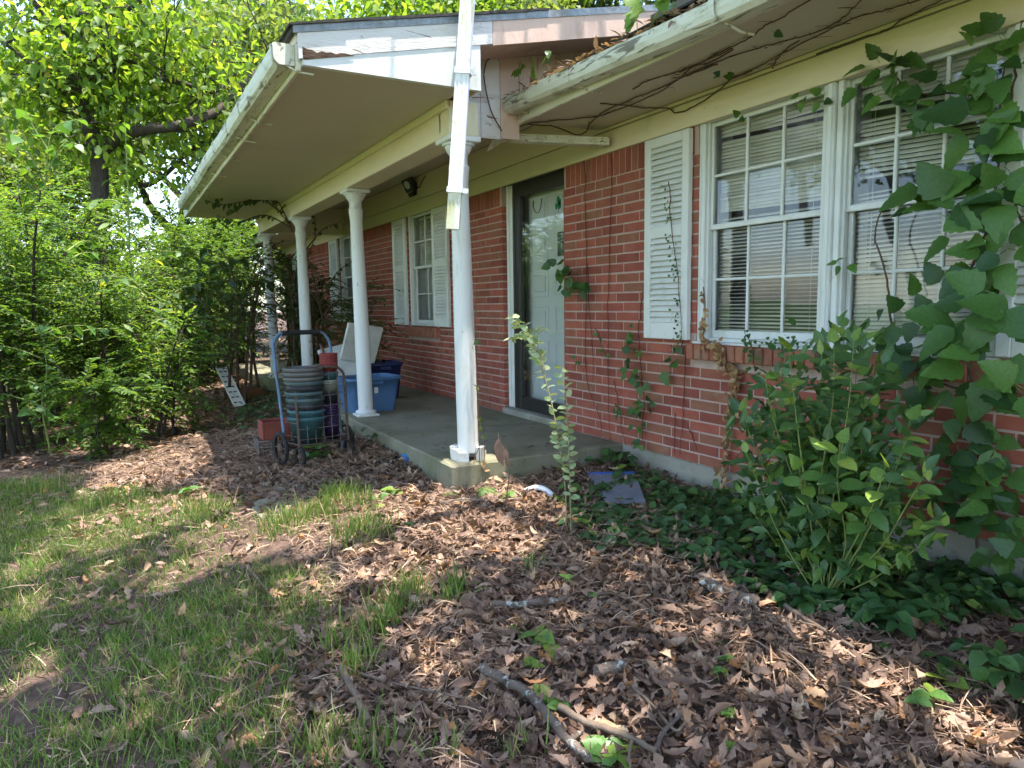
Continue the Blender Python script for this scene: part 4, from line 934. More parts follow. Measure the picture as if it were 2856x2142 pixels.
# lawn grass
def grass(n, x0, x1, y0, y1, lo, hi, wd, mask):
    P = ground_points(n, x0, x1, y0, y1); P = P[mask(P)]; k = len(P)
    cl = rng.integers(0, max(1, k//7), k); cen = P[cl]; Q = cen+rng.normal(0, .022, (k, 2)); Q = Q[~((Q[:, 0] < .78) & (Q[:, 1] > -1.36))]; k = len(Q)
    ln = rng.normal(0, .62, (k, 2)); ax = np.column_stack([ln, np.ones(k)]); nr = np.column_stack([ln+rng.normal(0, .5, (k, 2)), np.full(k, .2)]); L = rng.uniform(lo, hi, k)*(1+.25*smooth_noise(Q, 2.5, 8)).clip(.45, 1.6)
    return np.column_stack([Q, gz(Q[:, 0], Q[:, 1])-.004]), ax, nr, L, np.full(k, wd)*rng.uniform(.7, 1.3, k)
def gmask(P):
    d = smooth_noise(P, 2.2, 9)+.6*smooth_noise(P, 6, 10)
    top = np.clip((-2.45-P[:, 1])/.8, .12, 1)
    return inpoly(P, GRASS) & (d*.5+rng.normal(0, .35, len(P)) > .22-1.1*top)
sets = [grass(70000, -2.2, 3.0, -4.4, -1.9, .03, .095, .0044, gmask)]
for (px_, py_, n, r) in ((940, 1400, 260, .12), (900, 1440, 160, .1), (1010, 1500, 260, .14), (1120, 1700, 150, .12), (1060, 1760, 90, .08), (1150, 1660, 60, .05), (1260, 1680, 50, .05), (900, 2110, 120, .10), (1050, 2130, 70, .08), (1230, 2120, 22, .05), (1440, 2125, 16, .04), (960, 1800, 110, .1), (1000, 1880, 70, .07), (1270, 1650, 30, .04), (1480, 1600, 20, .03), (300, 1420, 200, .2), (120, 1370, 240, .22), (560, 1440, 160, .15), (800, 1470, 240, .15), (1010, 1420, 120, .08)):
    c = gpx(px_, py_)[:2]; Q = c+rng.normal(0, r*.55, (n, 2)); Q = Q[~((Q[:, 0] < .78) & (Q[:, 1] > -1.36))]; n = len(Q); ln = rng.normal(0, .33, (n, 2))
    sets.append((np.column_stack([Q, gz(Q[:, 0], Q[:, 1])-.004]), np.column_stack([ln, np.ones(n)]), np.column_stack([ln+rng.normal(0, .5, (n, 2)), np.full(n, .2)]), rng.uniform(.07, .17, n), rng.uniform(.004, .008, n)))
sets.append(grass(30000, -9, 9, -13, -4.2, .06, .12, .010, lambda P: np.ones(len(P), bool)))
a_ = [np.concatenate([s[i] for s in sets]) for i in range(5)]
tag(scatter('grass', a_[0], a_[1], a_[2], a_[3], a_[4], TG, M['grass']), 'patchy green lawn grass running up to the fallen leaves', 'grass', kind='stuff')

# ================================================================ PLANTS AT THE WALL
def stem_tube(pts, r0, r1, n=5, sub=4):
    P = bez(pts, sub); return MB().tube(P, list(np.linspace(r0, r1, len(P))), n, cap=False), P
# -- the glossy shrub under the window
SB = np.array([2.96, -.66, float(gz(2.96, -.66))])
shr = thing('glossy_shrub', 'glossy green shrub with pale new tips below the wide window', 'shrub', SB)
poly = [(2060, 1130), (2130, 1010), (2200, 960), (2290, 930), (2340, 915), (2400, 930), (2450, 1000), (2530, 1140), (2580, 1300), (2620, 1470), (2560, 1570), (2400, 1660), (2250, 1640), (2150, 1560), (2040, 1440), (2030, 1280)]
Q = []
while len(Q) < 26:
    p = np.array([[rng.uniform(2020, 2630), rng.uniform(905, 1670)]])
    if inpoly(p, poly)[0]: Q.append(p[0])
Q += [np.array(p) for p in ((2335, 930), (2290, 960), (2200, 975), (2400, 950), (2130, 1030), (2450, 1010), (2540, 1170), (2585, 1310), (2070, 1150), (2060, 1330), (2610, 1480), (2180, 1000))]
nl = 0; mb = MB()
for (px_, py_) in Q:
    yy = rng.uniform(-.92, -.25); tip = on(px_, py_, 1, yy)-SB; tip[2] = max(tip[2], .10)
    P = bez([rng.normal(0, .03, 3)*[1, 1, 0], tip*np.array([.45, .45, .38])+rng.normal(0, .03, 3), tip*np.array([.82, .82, .76]), tip], 8)
    mb.tube(P, list(np.linspace(.0042, .0012, len(P))), 5, cap=False)
    L = [0]+list(np.cumsum([np.linalg.norm(P[i+1]-P[i]) for i in range(len(P)-1)])); a0 = rng.uniform(0, 6)
    for j in range(9):
        s = L[-1]-.004-j*.036
        if s < .08 or nl >= 300: break
        i = min(max(int(np.searchsorted(L, s)), 1), len(P)-1); tn = unit(P[i]-P[i-1]); q0 = unit(np.cross(tn, [.3, .2, .9])); q1 = np.cross(tn, q0); an = a0+j*2.4; sd_ = q0*math.cos(an)+q1*math.sin(an)
        light = j == 0 and py_ < 1350 and rng.random() < .65
        put_leaf('leaf', rl('lit') if light else rl('shrub'), shr, P[i-1]+(P[i]-P[i-1])*((s-L[i-1])/max(L[i]-L[i-1], 1e-6)), tn*(.9 if j == 0 else .35)+sd_*(.3 if j == 0 else .9)+[0, 0, -.1], tn*.8+np.array([.25, -.5, .8])+rng.normal(0, .3, 3), rng.uniform(.068, .098)*(.75 if j == 0 else 1)); nl += 1
mb.build('stem', M['gstem'], shr)
# smaller inner leaves too many to pick apart
n = 2300; k = rng.integers(0, len(Q), n); P = np.array([on(Q[i][0], Q[i][1], 1, rng.uniform(-.75, -.2)) for i in k])*1.0; t = rng.uniform(.30, 1.0, n)[:, None]; P = SB+(P-SB)*t**np.array([1.2, 1.2, 1.0])+rnd(n)*.045; P[:, 2] = np.maximum(P[:, 2], gz(P[:, 0], P[:, 1])+.03); P[:, 1] = np.minimum(P[:, 1], -.06)
o = scatter('foliage', P-SB, rnd(n)*.6+(P-SB)*.8, rnd(n)*.5+[.2, -.5, 1], rng.uniform(.055, .088, n), rng.uniform(.028, .043, n), T6, M['leaf_shrub'], shr); o['kind'] = 'stuff'

# -- creepers on the wall
def creeper(label, stems, clusters, leafk=('vine', 'vine', 'vinel'), yoff=-.012, r=.0035, mat='rstem', name='creeper_vine', lay=.5, cat='vine'):
    b0 = wallp(*stems[0][0][:2], yoff); t = thing(name, label, cat, b0); mb = MB()
    for s in stems:
        P = [on(p[0], p[1], 1, p[2] if len(p) > 2 else yoff)-b0 for p in s]; P = bez(P, 5); P = [p+rng.normal(0, .0025, 3)*[1, .3, 1] for p in P]
        mb.tube(P, list(np.linspace(r, r*.5, len(P))), 5, cap=False)
        for i in range(2, len(P)-1, 4):
            if rng.random() < .6: mb.tube([P[i], P[i]+np.array([rng.normal(0, .018), 0, rng.normal(0, .02)])], [r*.4, r*.2], 4, cap=False)
    mb.build('stem', M[mat], t)
    for c in clusters:
        cx_, cy_, sp, n, sz = c[:5]; y0 = c[5] if len(c) > 5 else -.05; cen = on(cx_, cy_, 1, y0)
        for j in range(n):
            an = 2*pi*j/max(n, 3)+rng.normal(0, .35); p = cen+np.array([math.cos(an), 0, math.sin(an)])*sp*rng.uniform(.1, 1)*.0022+[0, rng.normal(0, .015)-.01, 0]
            ax = np.array([math.cos(an)*.8, -.25, math.sin(an)*.6-.35])+rng.normal(0, .2, 3); p[1] = min(p[1], -.02)
            put_leaf('leaf', rl(leafk[rng.integers(len(leafk))]), t, p, ax, np.array([.15, -1, lay])+rng.normal(0, .25, 3), sz*(.0021 if sz > 45 else .0026)*rng.uniform(.8, 1.2), b0)
    return t
R1 = lambda *p: [(1400+x/4, 440+y/4) for x, y in p]
R2 = lambda *p: [(1400+x/4, 840+y/4) for x, y in p]
creeper('thin creeper climbing the brick right beside the storm door', [R1((905, -20), (930, 200), (925, 400), (935, 700), (945, 1200))+R2((940, 0), (935, 300), (930, 640), (945, 850), (975, 1000), (1040, 1170), (1100, 1340), (1115, 1500)), R1((945, 1150), (965, 1400))+R2((965, 50), (995, 300), (1010, 560), (1020, 760), (1015, 900))],
    [(1562, 745, 46, 6, 40, -.10), (1590, 770, 40, 6, 38, -.09), (1622, 792, 34, 6, 32, -.06), (1580, 800, 30, 4, 30, -.07), (1615, 1005, 12, 3, 18)], ('vine',))
creeper('bare reddish creeper stem on the brick between door and shutter', [R1((1215, -40), (1225, 250), (1210, 600), (1200, 1000), (1190, 1500))+R2((1180, 0), (1183, 300), (1185, 800), (1190, 1200), (1205, 1560)), R2((1040, 300), (1090, 420), (1140, 560), (1185, 720))], [(1672, 940, 10, 2, 16), (1685, 985, 10, 2, 16)])
creeper('creeper with five-leaf clusters on brick under the shutter edge', [R1((1602, 1300), (1580, 1480), (1550, 1640))+R2((1550, 150), (1525, 250), (1530, 450), (1545, 700), (1560, 900), (1580, 1050), (1590, 1150), (1570, 1350), (1560, 1620)), R2((1250, 880), (1265, 960), (1290, 1100), (1320, 1250), (1340, 1450), (1385, 1620))],
    [(1760, 972, 36, 4, 32), (1775, 990, 24, 3, 28), (1757, 1040, 34, 5, 30), (1790, 1060, 30, 5, 26), (1775, 1138, 34, 6, 28), (1810, 1130, 26, 4, 28), (1783, 1185, 24, 4, 24), (1724, 1140, 22, 4, 22), (1790, 1235, 20, 3, 22), (1757, 900, 8, 1, 20), (1768, 945, 20, 3, 18)])
creeper('creeper with three large dark leaves at the left end of brick sill', [R2((2010, 430), (2010, 580), (2045, 620), (2035, 900), (2020, 1200), (2010, 1420), (1980, 1700)), R2((1930, 1240), (1935, 1450), (1925, 1700)), R2((2080, 1400), (2140, 1550), (2180, 1680))],
    [(1860, 1005, 8, 1, 50), (1880, 1010, 6, 1, 52), (1845, 1035, 6, 1, 56), (1885, 965, 16, 4, 22)], ('vine',))
creeper('tiny-leaved creeper trailing down the louvered shutter beside the wide window', [[(x, y, -.055) for x, y in R1((1860, 270), (1880, 450), (1870, 600), (1890, 760), (1910, 950), (1940, 1150), (1965, 1350), (1980, 1600))+R2((1985, 0), (1995, 200), (2005, 420))]],
    [(1400+x/4, 440+y/4, 9, 3, 8, -.062) for x, y in ((1810, 330), (1860, 480), (1870, 570), (1880, 680), (1890, 700), (1880, 860), (1910, 960), (1915, 1030), (1920, 1120), (1930, 1210), (1960, 1280), (1920, 1330), (1970, 1590), (1985, 1620))]+[(1400+x/4, 840+y/4, 9, 3, 8, -.062) for x, y in ((1960, 130), (1970, 250), (1990, 330), (1960, 390), (1985, 400))], ('vine',))
# dried brown vine
dv = [(1962, 800), (1966, 850), (1966, 900), (1962, 945), (1990, 955), (2010, 965), (2012, 990), (2010, 1010), (2030, 1020), (2050, 1040), (2053, 1080), (2045, 1120), (2038, 1160), (2030, 1200), (2026, 1240), (2020, 1290), (2015, 1330), (2008, 1368)]
b0 = wallp(2008, 1368, -.03); t = thing('dried_vine', 'dried brown vine crumpled down the brick below window corner', 'vine', b0); mb = MB()
P = bez([on(x, y, 1, -.03 if y > 1015 or y < 950 else -.065)-b0 for x, y in dv], 6); mb.tube(P, .004, 5, cap=False); mb.build('stem', M['stem'], t)
for i, p in enumerate(P):
    for j in range(4 if 45 < i < 75 else 2 if i > 10 else 1):
        put_leaf('leaf', rl('dead'), t, p+rng.normal(0, 1, 3)*[.016 if i > 15 else .008, .006, .012]+[0, -.008, 0], rng.normal(0, 1, 3)*[1, .4, 1]+[0, -.2, -.4], rng.normal(0, .6, 3)+[0, -1, 0], rng.uniform(.026, .048))
# the rampant creeper over the right half of window
vs = [[(2725, 1560, -.02), (2722, 1425, -.02), (2728, 1300, -.02), (2735, 1180, -.02), (2725, 1100, -.03), (2700, 1020, -.09), (2680, 940, -.1), (2640, 860, -.08), (2700, 760, -.09)],
      [(2500, 1000, -.07), (2480, 860, -.06), (2470, 760, -.05), (2440, 650, -.05), (2470, 560, -.05)], [(2700, 760, -.09), (2760, 620, -.12), (2780, 500, -.12), (2790, 380, -.10), (2790, 280, -.08), (2800, 180, -.08)],
      [(2790, 280, -.08), (2680, 260, -.07), (2560, 260, -.06), (2480, 200, -.06)], [(2850, 60, -.04), (2840, 150, -.04), (2825, 250, -.05), (2815, 350, -.05), (2805, 460, -.06)], [(2856, 640, -.1), (2830, 560, -.1), (2820, 480, -.1)],
      [(2725, 1100, -.03), (2600, 1060, -.07), (2480, 990, -.09), (2400, 985, -.08)]]
cl = [(2440, 205, 40, 5, 40, -.07), (2485, 190, 30, 4, 40, -.07), (2500, 235, 40, 5, 44, -.08), (2550, 215, 24, 3, 36, -.07), (2490, 270, 12, 2, 46, -.08),
      (2590, 260, 30, 3, 48, -.09), (2630, 240, 20, 2, 44, -.09), (2580, 300, 24, 3, 40, -.09), (2540, 330, 8, 1, 58, -.09), (2615, 300, 20, 3, 34, -.08),
      (2730, 140, 28, 3, 46, -.09), (2765, 105, 24, 2, 42, -.09), (2800, 130, 36, 4, 44, -.1), (2770, 185, 36, 4, 50, -.1), (2695, 205, 8, 1, 46, -.08), (2790, 215, 30, 3, 46, -.1), (2840, 170, 16, 2, 36, -.07), (2765, 255, 20, 2, 58, -.1), (2240, 280, 20, 3, 24, -.03), (2290, 282, 22, 3, 22, -.04), (2065, 330, 8, 2, 18, -.03),
      (2740, 330, 40, 3, 76, -.14), (2780, 330, 40, 3, 66, -.12), (2720, 390, 30, 2, 78, -.14), (2760, 420, 40, 3, 70, -.12), (2700, 480, 16, 1, 66, -.12), (2790, 480, 40, 4, 56, -.10), (2760, 500, 40, 3, 60, -.11),
      (2600, 540, 20, 2, 74, -.20), (2650, 560, 20, 2, 80, -.22), (2620, 600, 20, 2, 72, -.2), (2550, 530, 12, 1, 66, -.18), (2480, 605, 10, 1, 50, -.12), (2600, 500, 24, 2, 46, -.15), (2680, 520, 20, 2, 50, -.14),
      (2800, 540, 40, 3, 66, -.15), (2840, 600, 40, 3, 66, -.18), (2790, 640, 40, 3, 60, -.13), (2820, 700, 44, 4, 64, -.16), (2700, 680, 40, 3, 56, -.12), (2760, 730, 44, 4, 62, -.14), (2720, 780, 40, 3, 58, -.12),
      (2640, 820, 30, 2, 50, -.1), (2720, 860, 40, 3, 78, -.22), (2640, 900, 30, 2, 84, -.22), (2790, 850, 40, 3, 84, -.24), (2600, 900, 20, 2, 56, -.14), (2560, 860, 30, 3, 40, -.1), (2700, 930, 30, 2, 74, -.2), (2830, 920, 40, 2, 80, -.24),
      (2500, 880, 30, 3, 38, -.1), (2440, 925, 36, 4, 34, -.09), (2500, 950, 36, 4, 38, -.1), (2380, 920, 26, 3, 30, -.08), (2350, 735, 16, 4, 22, -.05), (2560, 980, 36, 4, 46, -.12), (2630, 1000, 40, 3, 60, -.16), (2540, 1030, 36, 4, 44, -.12), (2700, 1040, 40, 3, 74, -.2), (2780, 1020, 40, 3, 80, -.22),
      (2840, 1100, 40, 2, 80, -.25), (2760, 1120, 36, 2, 70, -.2), (2600, 1090, 40, 4, 46, -.1), (2540, 1110, 30, 3, 40, -.1), (2660, 1150, 36, 4, 42, -.08), (2680, 1220, 36, 4, 40, -.07), (2780, 1230, 30, 3, 36, -.06), (2700, 1280, 40, 5, 44, -.08), (2650, 1300, 36, 4, 42, -.08), (2780, 1310, 40, 4, 44, -.07), (2740, 1350, 40, 4, 42, -.08), (2820, 1350, 36, 3, 42, -.08), (2690, 1390, 40, 5, 42, -.08), (2780, 1420, 44, 5, 44, -.08), (2840, 1440, 36, 3, 46, -.1), (2720, 1470, 44, 5, 46, -.1), (2790, 1520, 44, 5, 48, -.12), (2840, 1560, 44, 4, 50, -.14)]
creeper('rampant big-leaved creeper covering the right half of wide window', vs, cl, ('vine', 'vine', 'vinel', 'vinel'), r=.006, lay=.75, mat='stem')
creeper('small ivy spilling over the middle of the brick sill', [[(2075, 925, -.03), (2085, 940, -.05), (2095, 965, -.07), (2100, 1000, -.07), (2105, 1040, -.06)], [(2090, 950, -.05), (2150, 955, -.04), (2220, 955, -.04), (2270, 945, -.04)]],
    [(2095, 950, 10, 5, 13, -.075), (2098, 975, 10, 5, 14, -.09), (2102, 1000, 10, 4, 14, -.09), (2106, 1030, 9, 3, 14, -.07), (2080, 930, 8, 3, 10, -.05)]+[(x, 955-8*math.sin(x*.1), 9, 3, 9, -.05) for x in range(2130, 2275, 16)], ('vine',), r=.002)
# bare stems across the soffit
R3 = lambda *p: [(1200+x*.4219, y*.4219) for x, y in p]
R4 = lambda *p: [(1900+x*.4322, y*.4322) for x, y in p]
def soffit_vine(label, lines, leaves=()):
    b0 = flr(*lines[0][0], 2.222); t = thing('soffit_vine', label, 'vine', b0); mb = MB()
    for pl in lines:
        P = [flr(x, y, 2.222) for x, y in pl]
        P = [p if p[1] < -.035 else on(x, y, 1, -.04) for p, (x, y) in zip(P, pl)]
        P = bez([p-b0 for p in P], 5); P = [p+rng.normal(0, .003, 3)*[1, 1, .4] for p in P]; mb.tube(P, list(np.linspace(.0045, .0028, len(P))), 5, cap=False)
        for i in range(2, len(P)-1, 3):
            if rng.random() < .7: mb.tube([P[i], P[i]+np.array([rng.normal(0, .03), rng.normal(0, .03), 0]), P[i]+np.array([rng.normal(0, .05), rng.normal(0, .05), -.004])], [.0016, .001, .0007], 4, cap=False)
    mb.build('stem', M['stem'], t)
    for (x, y, n, sz) in leaves:
        c = flr(x, y, 2.19)
        for j in range(n): put_leaf('leaf', rl('vine'), t, c+rng.normal(0, .02, 3), rng.normal(0, 1, 3)*[1, 1, .4]+[0, 0, -.5], rng.normal(0, .4, 3)+[0, -.5, 1], sz*rng.uniform(.8, 1.2), b0)
soffit_vine('dry vine stem crossing the eave soffit, outermost along the gutter', [R3((540, 862), (640, 820), (800, 800), (1000, 780), (1140, 760), (1330, 690), (1500, 615), (1620, 540), (1720, 450), (1850, 410), (2000, 320))+R4((0, 460), (70, 430), (270, 330), (440, 245), (540, 165), (640, 120), (830, 0), (1100, -150)), R3((1340, 590), (1450, 530), (1720, 450))])
soffit_vine('dry forking vine stem along the middle of eave soffit', [R3((640, 820), (830, 840), (960, 890), (1030, 870), (1060, 810), (1150, 740), (1320, 660), (1500, 590), (1720, 490), (1900, 420))+R4((0, 500), (180, 420), (400, 340), (640, 270), (800, 230), (960, 170), (1060, 100), (1160, 0), (1300, -150))], [(2016, 205, 4, .055), (2127, 105, 2, .05)])
soffit_vine('dry vine stem along soffit edge above the window frieze', [R3((1120, 685), (1300, 700), (1440, 715), (1560, 715), (1630, 745), (1750, 700), (1900, 600), (2000, 520), (2133, 465))+R4((330, 500), (480, 440), (640, 350), (900, 220), (1100, 120), (1300, 70), (1400, 40), (1540, 0), (1750, -90)), R4((590, 440), (640, 350), (760, 260))])
soffit_vine('thin vine stem hugging the frieze top above the window', [R4((870, 350), (1010, 300), (1180, 240), (1330, 190), (1440, 120), (1680, 0), (1900, -100))])

# -- creepers on the porch columns
shrub_thicket('dark leafy climber wrapped round the far porch columns', -4.9, -1.75, 1.95, .75, 75, .070, 41, 'leaf_rose', 8, L=(.3, .6), n=12, name='porch_climber', cat='climber', low=.3, stem='stem')
shrub_thicket('tangled climber between the porch columns and house wall', -4.6, -.95, 1.75, .6, 100, .066, 42, 'leaf_rose', 8, L=(.25, .5), n=12, name='porch_climber', cat='climber', low=.2, stem='stem')
shrub_thicket('leafy climber against the brick behind the blue tub', -3.05, -.75, 1.35, .42, 60, .068, 43, 'leaf_rose', 6, L=(.3, .55), n=11, name='porch_climber', cat='climber', low=.3, stem='stem')
shrub_thicket('tall climber screening the far window', -6.3, -.8, 1.9, .6, 110, .07, 44, 'leaf_rose', 7, L=(.3, .6), n=12, name='porch_climber', cat='climber', low=.1, stem='stem')
cb = np.array([-4.3, -1.7, float(gz(-4.3, -1.7))]); XS = -4.0
sh_ = []
for pl in ([(905, 1000), (890, 850), (850, 700), (780, 590), (720, 520), (660, 485), (600, 500)], [(850, 700), (800, 610), (770, 560), (700, 560), (620, 570), (580, 560)], [(890, 850), (850, 760), (880, 650), (870, 580)], [(780, 590), (820, 540), (810, 520)], [(780, 590), (700, 530), (640, 530), (600, 560)], [(820, 640), (740, 600), (660, 620), (610, 600)], [(850, 700), (900, 640), (950, 620)], [(890, 850), (940, 760), (1000, 720)], [(720, 520), (690, 560), (640, 590)], [(895, 900), (930, 850), (1010, 850), (1060, 830)]):
    sh_.append([on(x, y, 0, -4.0-(900-x)*.0006) for x, y in pl])
sapling('long arching climber stems reaching up under the porch soffit', cb, [[cb]+sh_[0]]+sh_[1:], 'rose', .088, .010, .04, 'porch_climber', 'stem', .5, 'climber')

# -- sprig before the door
sb = np.array([1.90, -1.24, float(gz(1.90, -1.24))]); w = lambda x, y: on(x, y, 1, -1.24)
sapling('slim pale-leaved sprig standing in front of the storm door', sb, [[sb, w(1578, 1380), w(1560, 1240), w(1540, 1130), w(1515, 1040), w(1490, 970), w(1455, 915), w(1425, 880)], [sb+[.02, .02, 0], w(1590, 1380), w(1585, 1220), w(1580, 1120), w(1566, 1020)]], 'sprig', .046, .004, .011, 'door_sprig', 'palestem', .1, 'sprig', nrand=.9)
t = bpy.context.scene.objects['door_sprig']
sapling('small pale-leaved side sprig leaning over the door glass', w(1530, 1090), [[w(1530, 1090), w(1500, 980), w(1470, 930), w(1440, 940), w(1425, 945)], [w(1500, 980), w(1500, 930), w(1510, 910)], [w(1520, 1030), w(1480, 950), w(1465, 900)]], 'sprig', .044, .003, .010, 'door_sprig', 'palestem', .1, 'sprig', nrand=.9)

# -- low ivy bed along the wall
def bed(label, n, poly, lo, hi, size, leaf='leaf_bed', xr=(.6, 5), yr=(-2, 0), dens=None, zc=None):
    P = ground_points(n, *xr, *yr); P = P[inpoly(P, poly)]; P = P[smooth_noise(P, 3.5, 17)+rng.normal(0, .5, len(P)) > -.75]
    k = len(P); z = gz(P[:, 0], P[:, 1])+rng.uniform(lo, hi, k)*(.6+.4*smooth_noise(P, 2, 19).clip(-1, 1)); pos, ax, nr, L = [], [], [], []
    for j in range(4):
        an = rng.uniform(0, 6.28, k)+j*1.57; pos.append(np.column_stack([P, z])+np.column_stack([np.cos(an), np.sin(an), np.zeros(k)])*.008); ax.append(np.column_stack([np.cos(an), np.sin(an), rng.normal(-.25, .2, k)])); nr.append(rnd(k)*.3+[.1, -.2, 1]); L.append(size*rng.uniform(.6, 1.25, k))
    pos = np.concatenate(pos); pos[:, 1] = np.minimum(pos[:, 1], -.05); L = np.concatenate(L)
    return tag(scatter('ground_ivy', pos, np.concatenate(ax), np.concatenate(nr), L, L*.66, T6, M[leaf]), label, 'ground cover', kind='stuff')
bed('dark low ivy bed spreading along the foundation', 3300, BED, .05, .24, .078)
bed('low vines growing beside the porch slab near the cart', 900, g2((880, 1000), (1010, 1120), (1080, 1200), (1090, 1250), (1010, 1260), (900, 1240), (700, 1230), (650, 1150), (760, 1050)), .02, .16, .06, xr=(-6, .5), yr=(-2.8, -1.3))
bed('low weeds under the thicket edge', 1500, g2((0, 1250), (250, 1260), (420, 1260), (470, 1170), (560, 1130), (480, 1050), (0, 1050), (-600, 1050), (-600, 1280)), .02, .22, .06, 'leaf_privet', xr=(-9, -.5), yr=(-7, -2))
# seedlings on the litter
sd = [(1345, 1640, 5, 30), (1440, 1760, 3, 36), (1500, 1780, 3, 52), (1530, 1800, 2, 60), (1480, 1870, 4, 40), (1530, 1950, 5, 46), (1560, 1980, 4, 44), (1690, 2100, 6, 66), (1720, 2130, 4, 60), (2020, 1790, 5, 30), (2025, 1850, 4, 28), (2010, 1900, 4, 24), (2030, 2010, 5, 24), (2040, 2110, 5, 22), (1630, 1470, 4, 30), (1310, 1665, 4, 26), (1100, 1380, 6, 30), (1060, 1400, 4, 22), (1050, 1420, 4, 20), (1260, 1390, 5, 22), (1135, 1470, 5, 22), (1360, 1380, 5, 34), (1420, 1390, 5, 34), (1560, 1400, 5, 30), (2590, 1960, 3, 52), (2640, 1910, 3, 60), (2700, 1905, 2, 60), (2740, 1930, 2, 50), (2560, 1990, 3, 40), (905, 1270, 5, 40), (860, 1275, 5, 44), (880, 1250, 4, 50), (1015, 1355, 3, 18), (530, 1380, 4, 26), (1580, 1640, 3, 24), (1650, 1680, 3, 20), (2770, 1700, 4, 50), (2640, 1650, 3, 56), (2550, 1720, 4, 50), (2760, 1840, 4, 54), (2450, 1800, 4, 44)]
sdl = ['a sunlit cluster', 'a fresh cluster']
for i, (x, y, n, sz) in enumerate(sd):
    b = gpx(x, y+sz*.3); dep = float(proj(b)[0, 2]); s = sz*dep/FPX*1.15
    where = 'on the bare litter' if 1150 < x < 2100 and y > 1500 else 'at the porch slab corner' if y < 1480 and x > 1000 else 'under the cart' if x < 920 and y < 1300 else 'at the edge of the ivy bed' if x > 2100 else 'near the lawn edge'
    t = thing('seedling', f'small creeper seedling growing {where}', 'seedling', b, f'seedlings {where}'); mb = MB(); h = rng.uniform(.02, .06)
    mb.tube([(0, 0, -.01), (rng.normal(0, .01), rng.normal(0, .01), h)], .002, 5, cap=False); mb.build('stem', M['gstem'], t)
    for j in range(n):
        an = 6.28*j/n+rng.normal(0, .3); put_leaf('leaf', rl('lit' if rng.random() < .5 and i < 26 else 'vinel'), t, (0, 0, h), (math.cos(an), math.sin(an), rng.normal(.1, .2)), rng.normal(0, .25, 3)+[.2, -.2, 1], s*rng.uniform(.8, 1.15))

# ================================================================ THINGS IN THE YARD
def lerp(a, b, t): return a+(b-a)*t
blue = mk('blue_tube_paint', (.10, .20, .33), (.12, .17, .25), 14, .5, .2, 60, spec=.4, layers=[(.52, .6, (.14, .07, .04), 18, (1, 1, .5), .9)])
rust = mk('rusty_tube', (.16, .10, .075), (.09, .06, .05), 20, .8, .4, 80, metal=.2)
rub = mk('black_rubber', (.02, .02, .02), (.035, .033, .03), 20, .85)
wire = mk('rusty_wire', (.26, .22, .20), (.16, .12, .10), 30, .6, metal=.4)
cb = np.array([-.73, -1.82, float(gz(-.73, -1.82))]); RZ = .20
cart = thing('folding_cart', 'folding wire cart with blue and rusty tubes holding plant pots', 'cart', cb, rz=RZ)
def U(w, h, x0, x1, r, n=7):
    # U-shaped bent tube: feet at x0, top at x1
    P = [(x0, -w, .0), (lerp(x0, x1, .5), -w, h*.5), (lerp(x0, x1, .9), -w, h*.88), (lerp(x0, x1, .98), -w+.03, h*.97), (x1, -w+.08, h), (x1, 0, h+.006), (x1, w-.08, h), (lerp(x0, x1, .98), w-.03, h*.97), (lerp(x0, x1, .9), w, h*.88), (lerp(x0, x1, .5), w, h*.5), (x0, w, 0)]
    return MB().tube(bez(P, 5), r, 8)
U(.235, .985, -.02, -.20, .0125).build('handle_frame', blue, cart)
grip = MB().tube([(-.2, -.15, .983), (-.2, 0, .991), (-.2, .15, .983)], .017, 8)
for i in range(22): yv = -.15+.3*i/21; grip.lathe([(.0185, -.004), (.020, 0), (.0185, .004)], 8, (0, 0, 0)); grip.v[-24-16:] = [(-.2+v[0], yv+v[2], .988+v[1]) for v in grip.v[-24-16:]]
grip.build('grip', rub, cart)
U(.20, .725, .14, .10, .011).build('basket_frame', rust, cart)
bk_ = MB(); bk_.tube([(.14, -.2, .16), (-.06, -.22, .16), (-.06, .22, .16), (.14, .2, .16)], .008, 6); bk_.cbox(-.06, .14, -.19, .19, .150, .157, .002)
for i in range(9): yv = -.18+.36*i/8; bk_.tube([(-.06, yv, .158), (.14, yv, .158)], .002, 4)
bk_.build('platform', rust, cart)
wv = MB()
for i in range(1, 6): yv = -.2+.4*i/6; wv.tube([(.139, yv, .16), (.112, yv*1.0, .70)], .0027, 5)
for j in range(7): zv = .20+.08*j; xx = lerp(.139, .112, (zv-.16)/.54); wv.tube([(xx, -.2, zv), (xx+.004, 0, zv-.004), (xx, .2, zv)], .0027, 5)
for s in (-1, 1):
    for j in range(5): zv = .22+.1*j; wv.tube([(.13, .2*s, zv), (-.09, .225*s, zv)], .0027, 5)
wv.build('wire_panel', wire, cart)
for (xv, yv, rr) in ((.14, -.2, .075), (.14, .2, .075), (-.05, .27, .125), (-.05, -.27, .125)):
    m = MB(); n = 24
    for (r0, r1, hw) in ((rr*.80, rr, .014),):
        m.lathe([(r0, -hw*.7), (r1*.97, -hw), (r1, -hw*.4), (r1, hw*.4), (r1*.97, hw), (r0, hw*.7), (r0, -hw*.7)], n, closed=False)
    m.v = [(xv+v[0], yv+v[2], rr+v[1]) for v in m.v]; wh = m.build('wheel', rub, cart)
    h = MB(); h.lathe([(.004, -.018), (rr*.25, -.016), (rr*.25, .016), (.004, .018)], 12)
    for q in range(6): a = q*pi/3; h.tube([(rr*.2*math.cos(a), rr*.2*math.sin(a), 0), (rr*.82*math.cos(a), rr*.82*math.sin(a), 0)], .005, 5)
    h.v = [(xv+v[0], yv+v[2], rr+v[1]) for v in h.v]; h.build('rim', rust, wh)
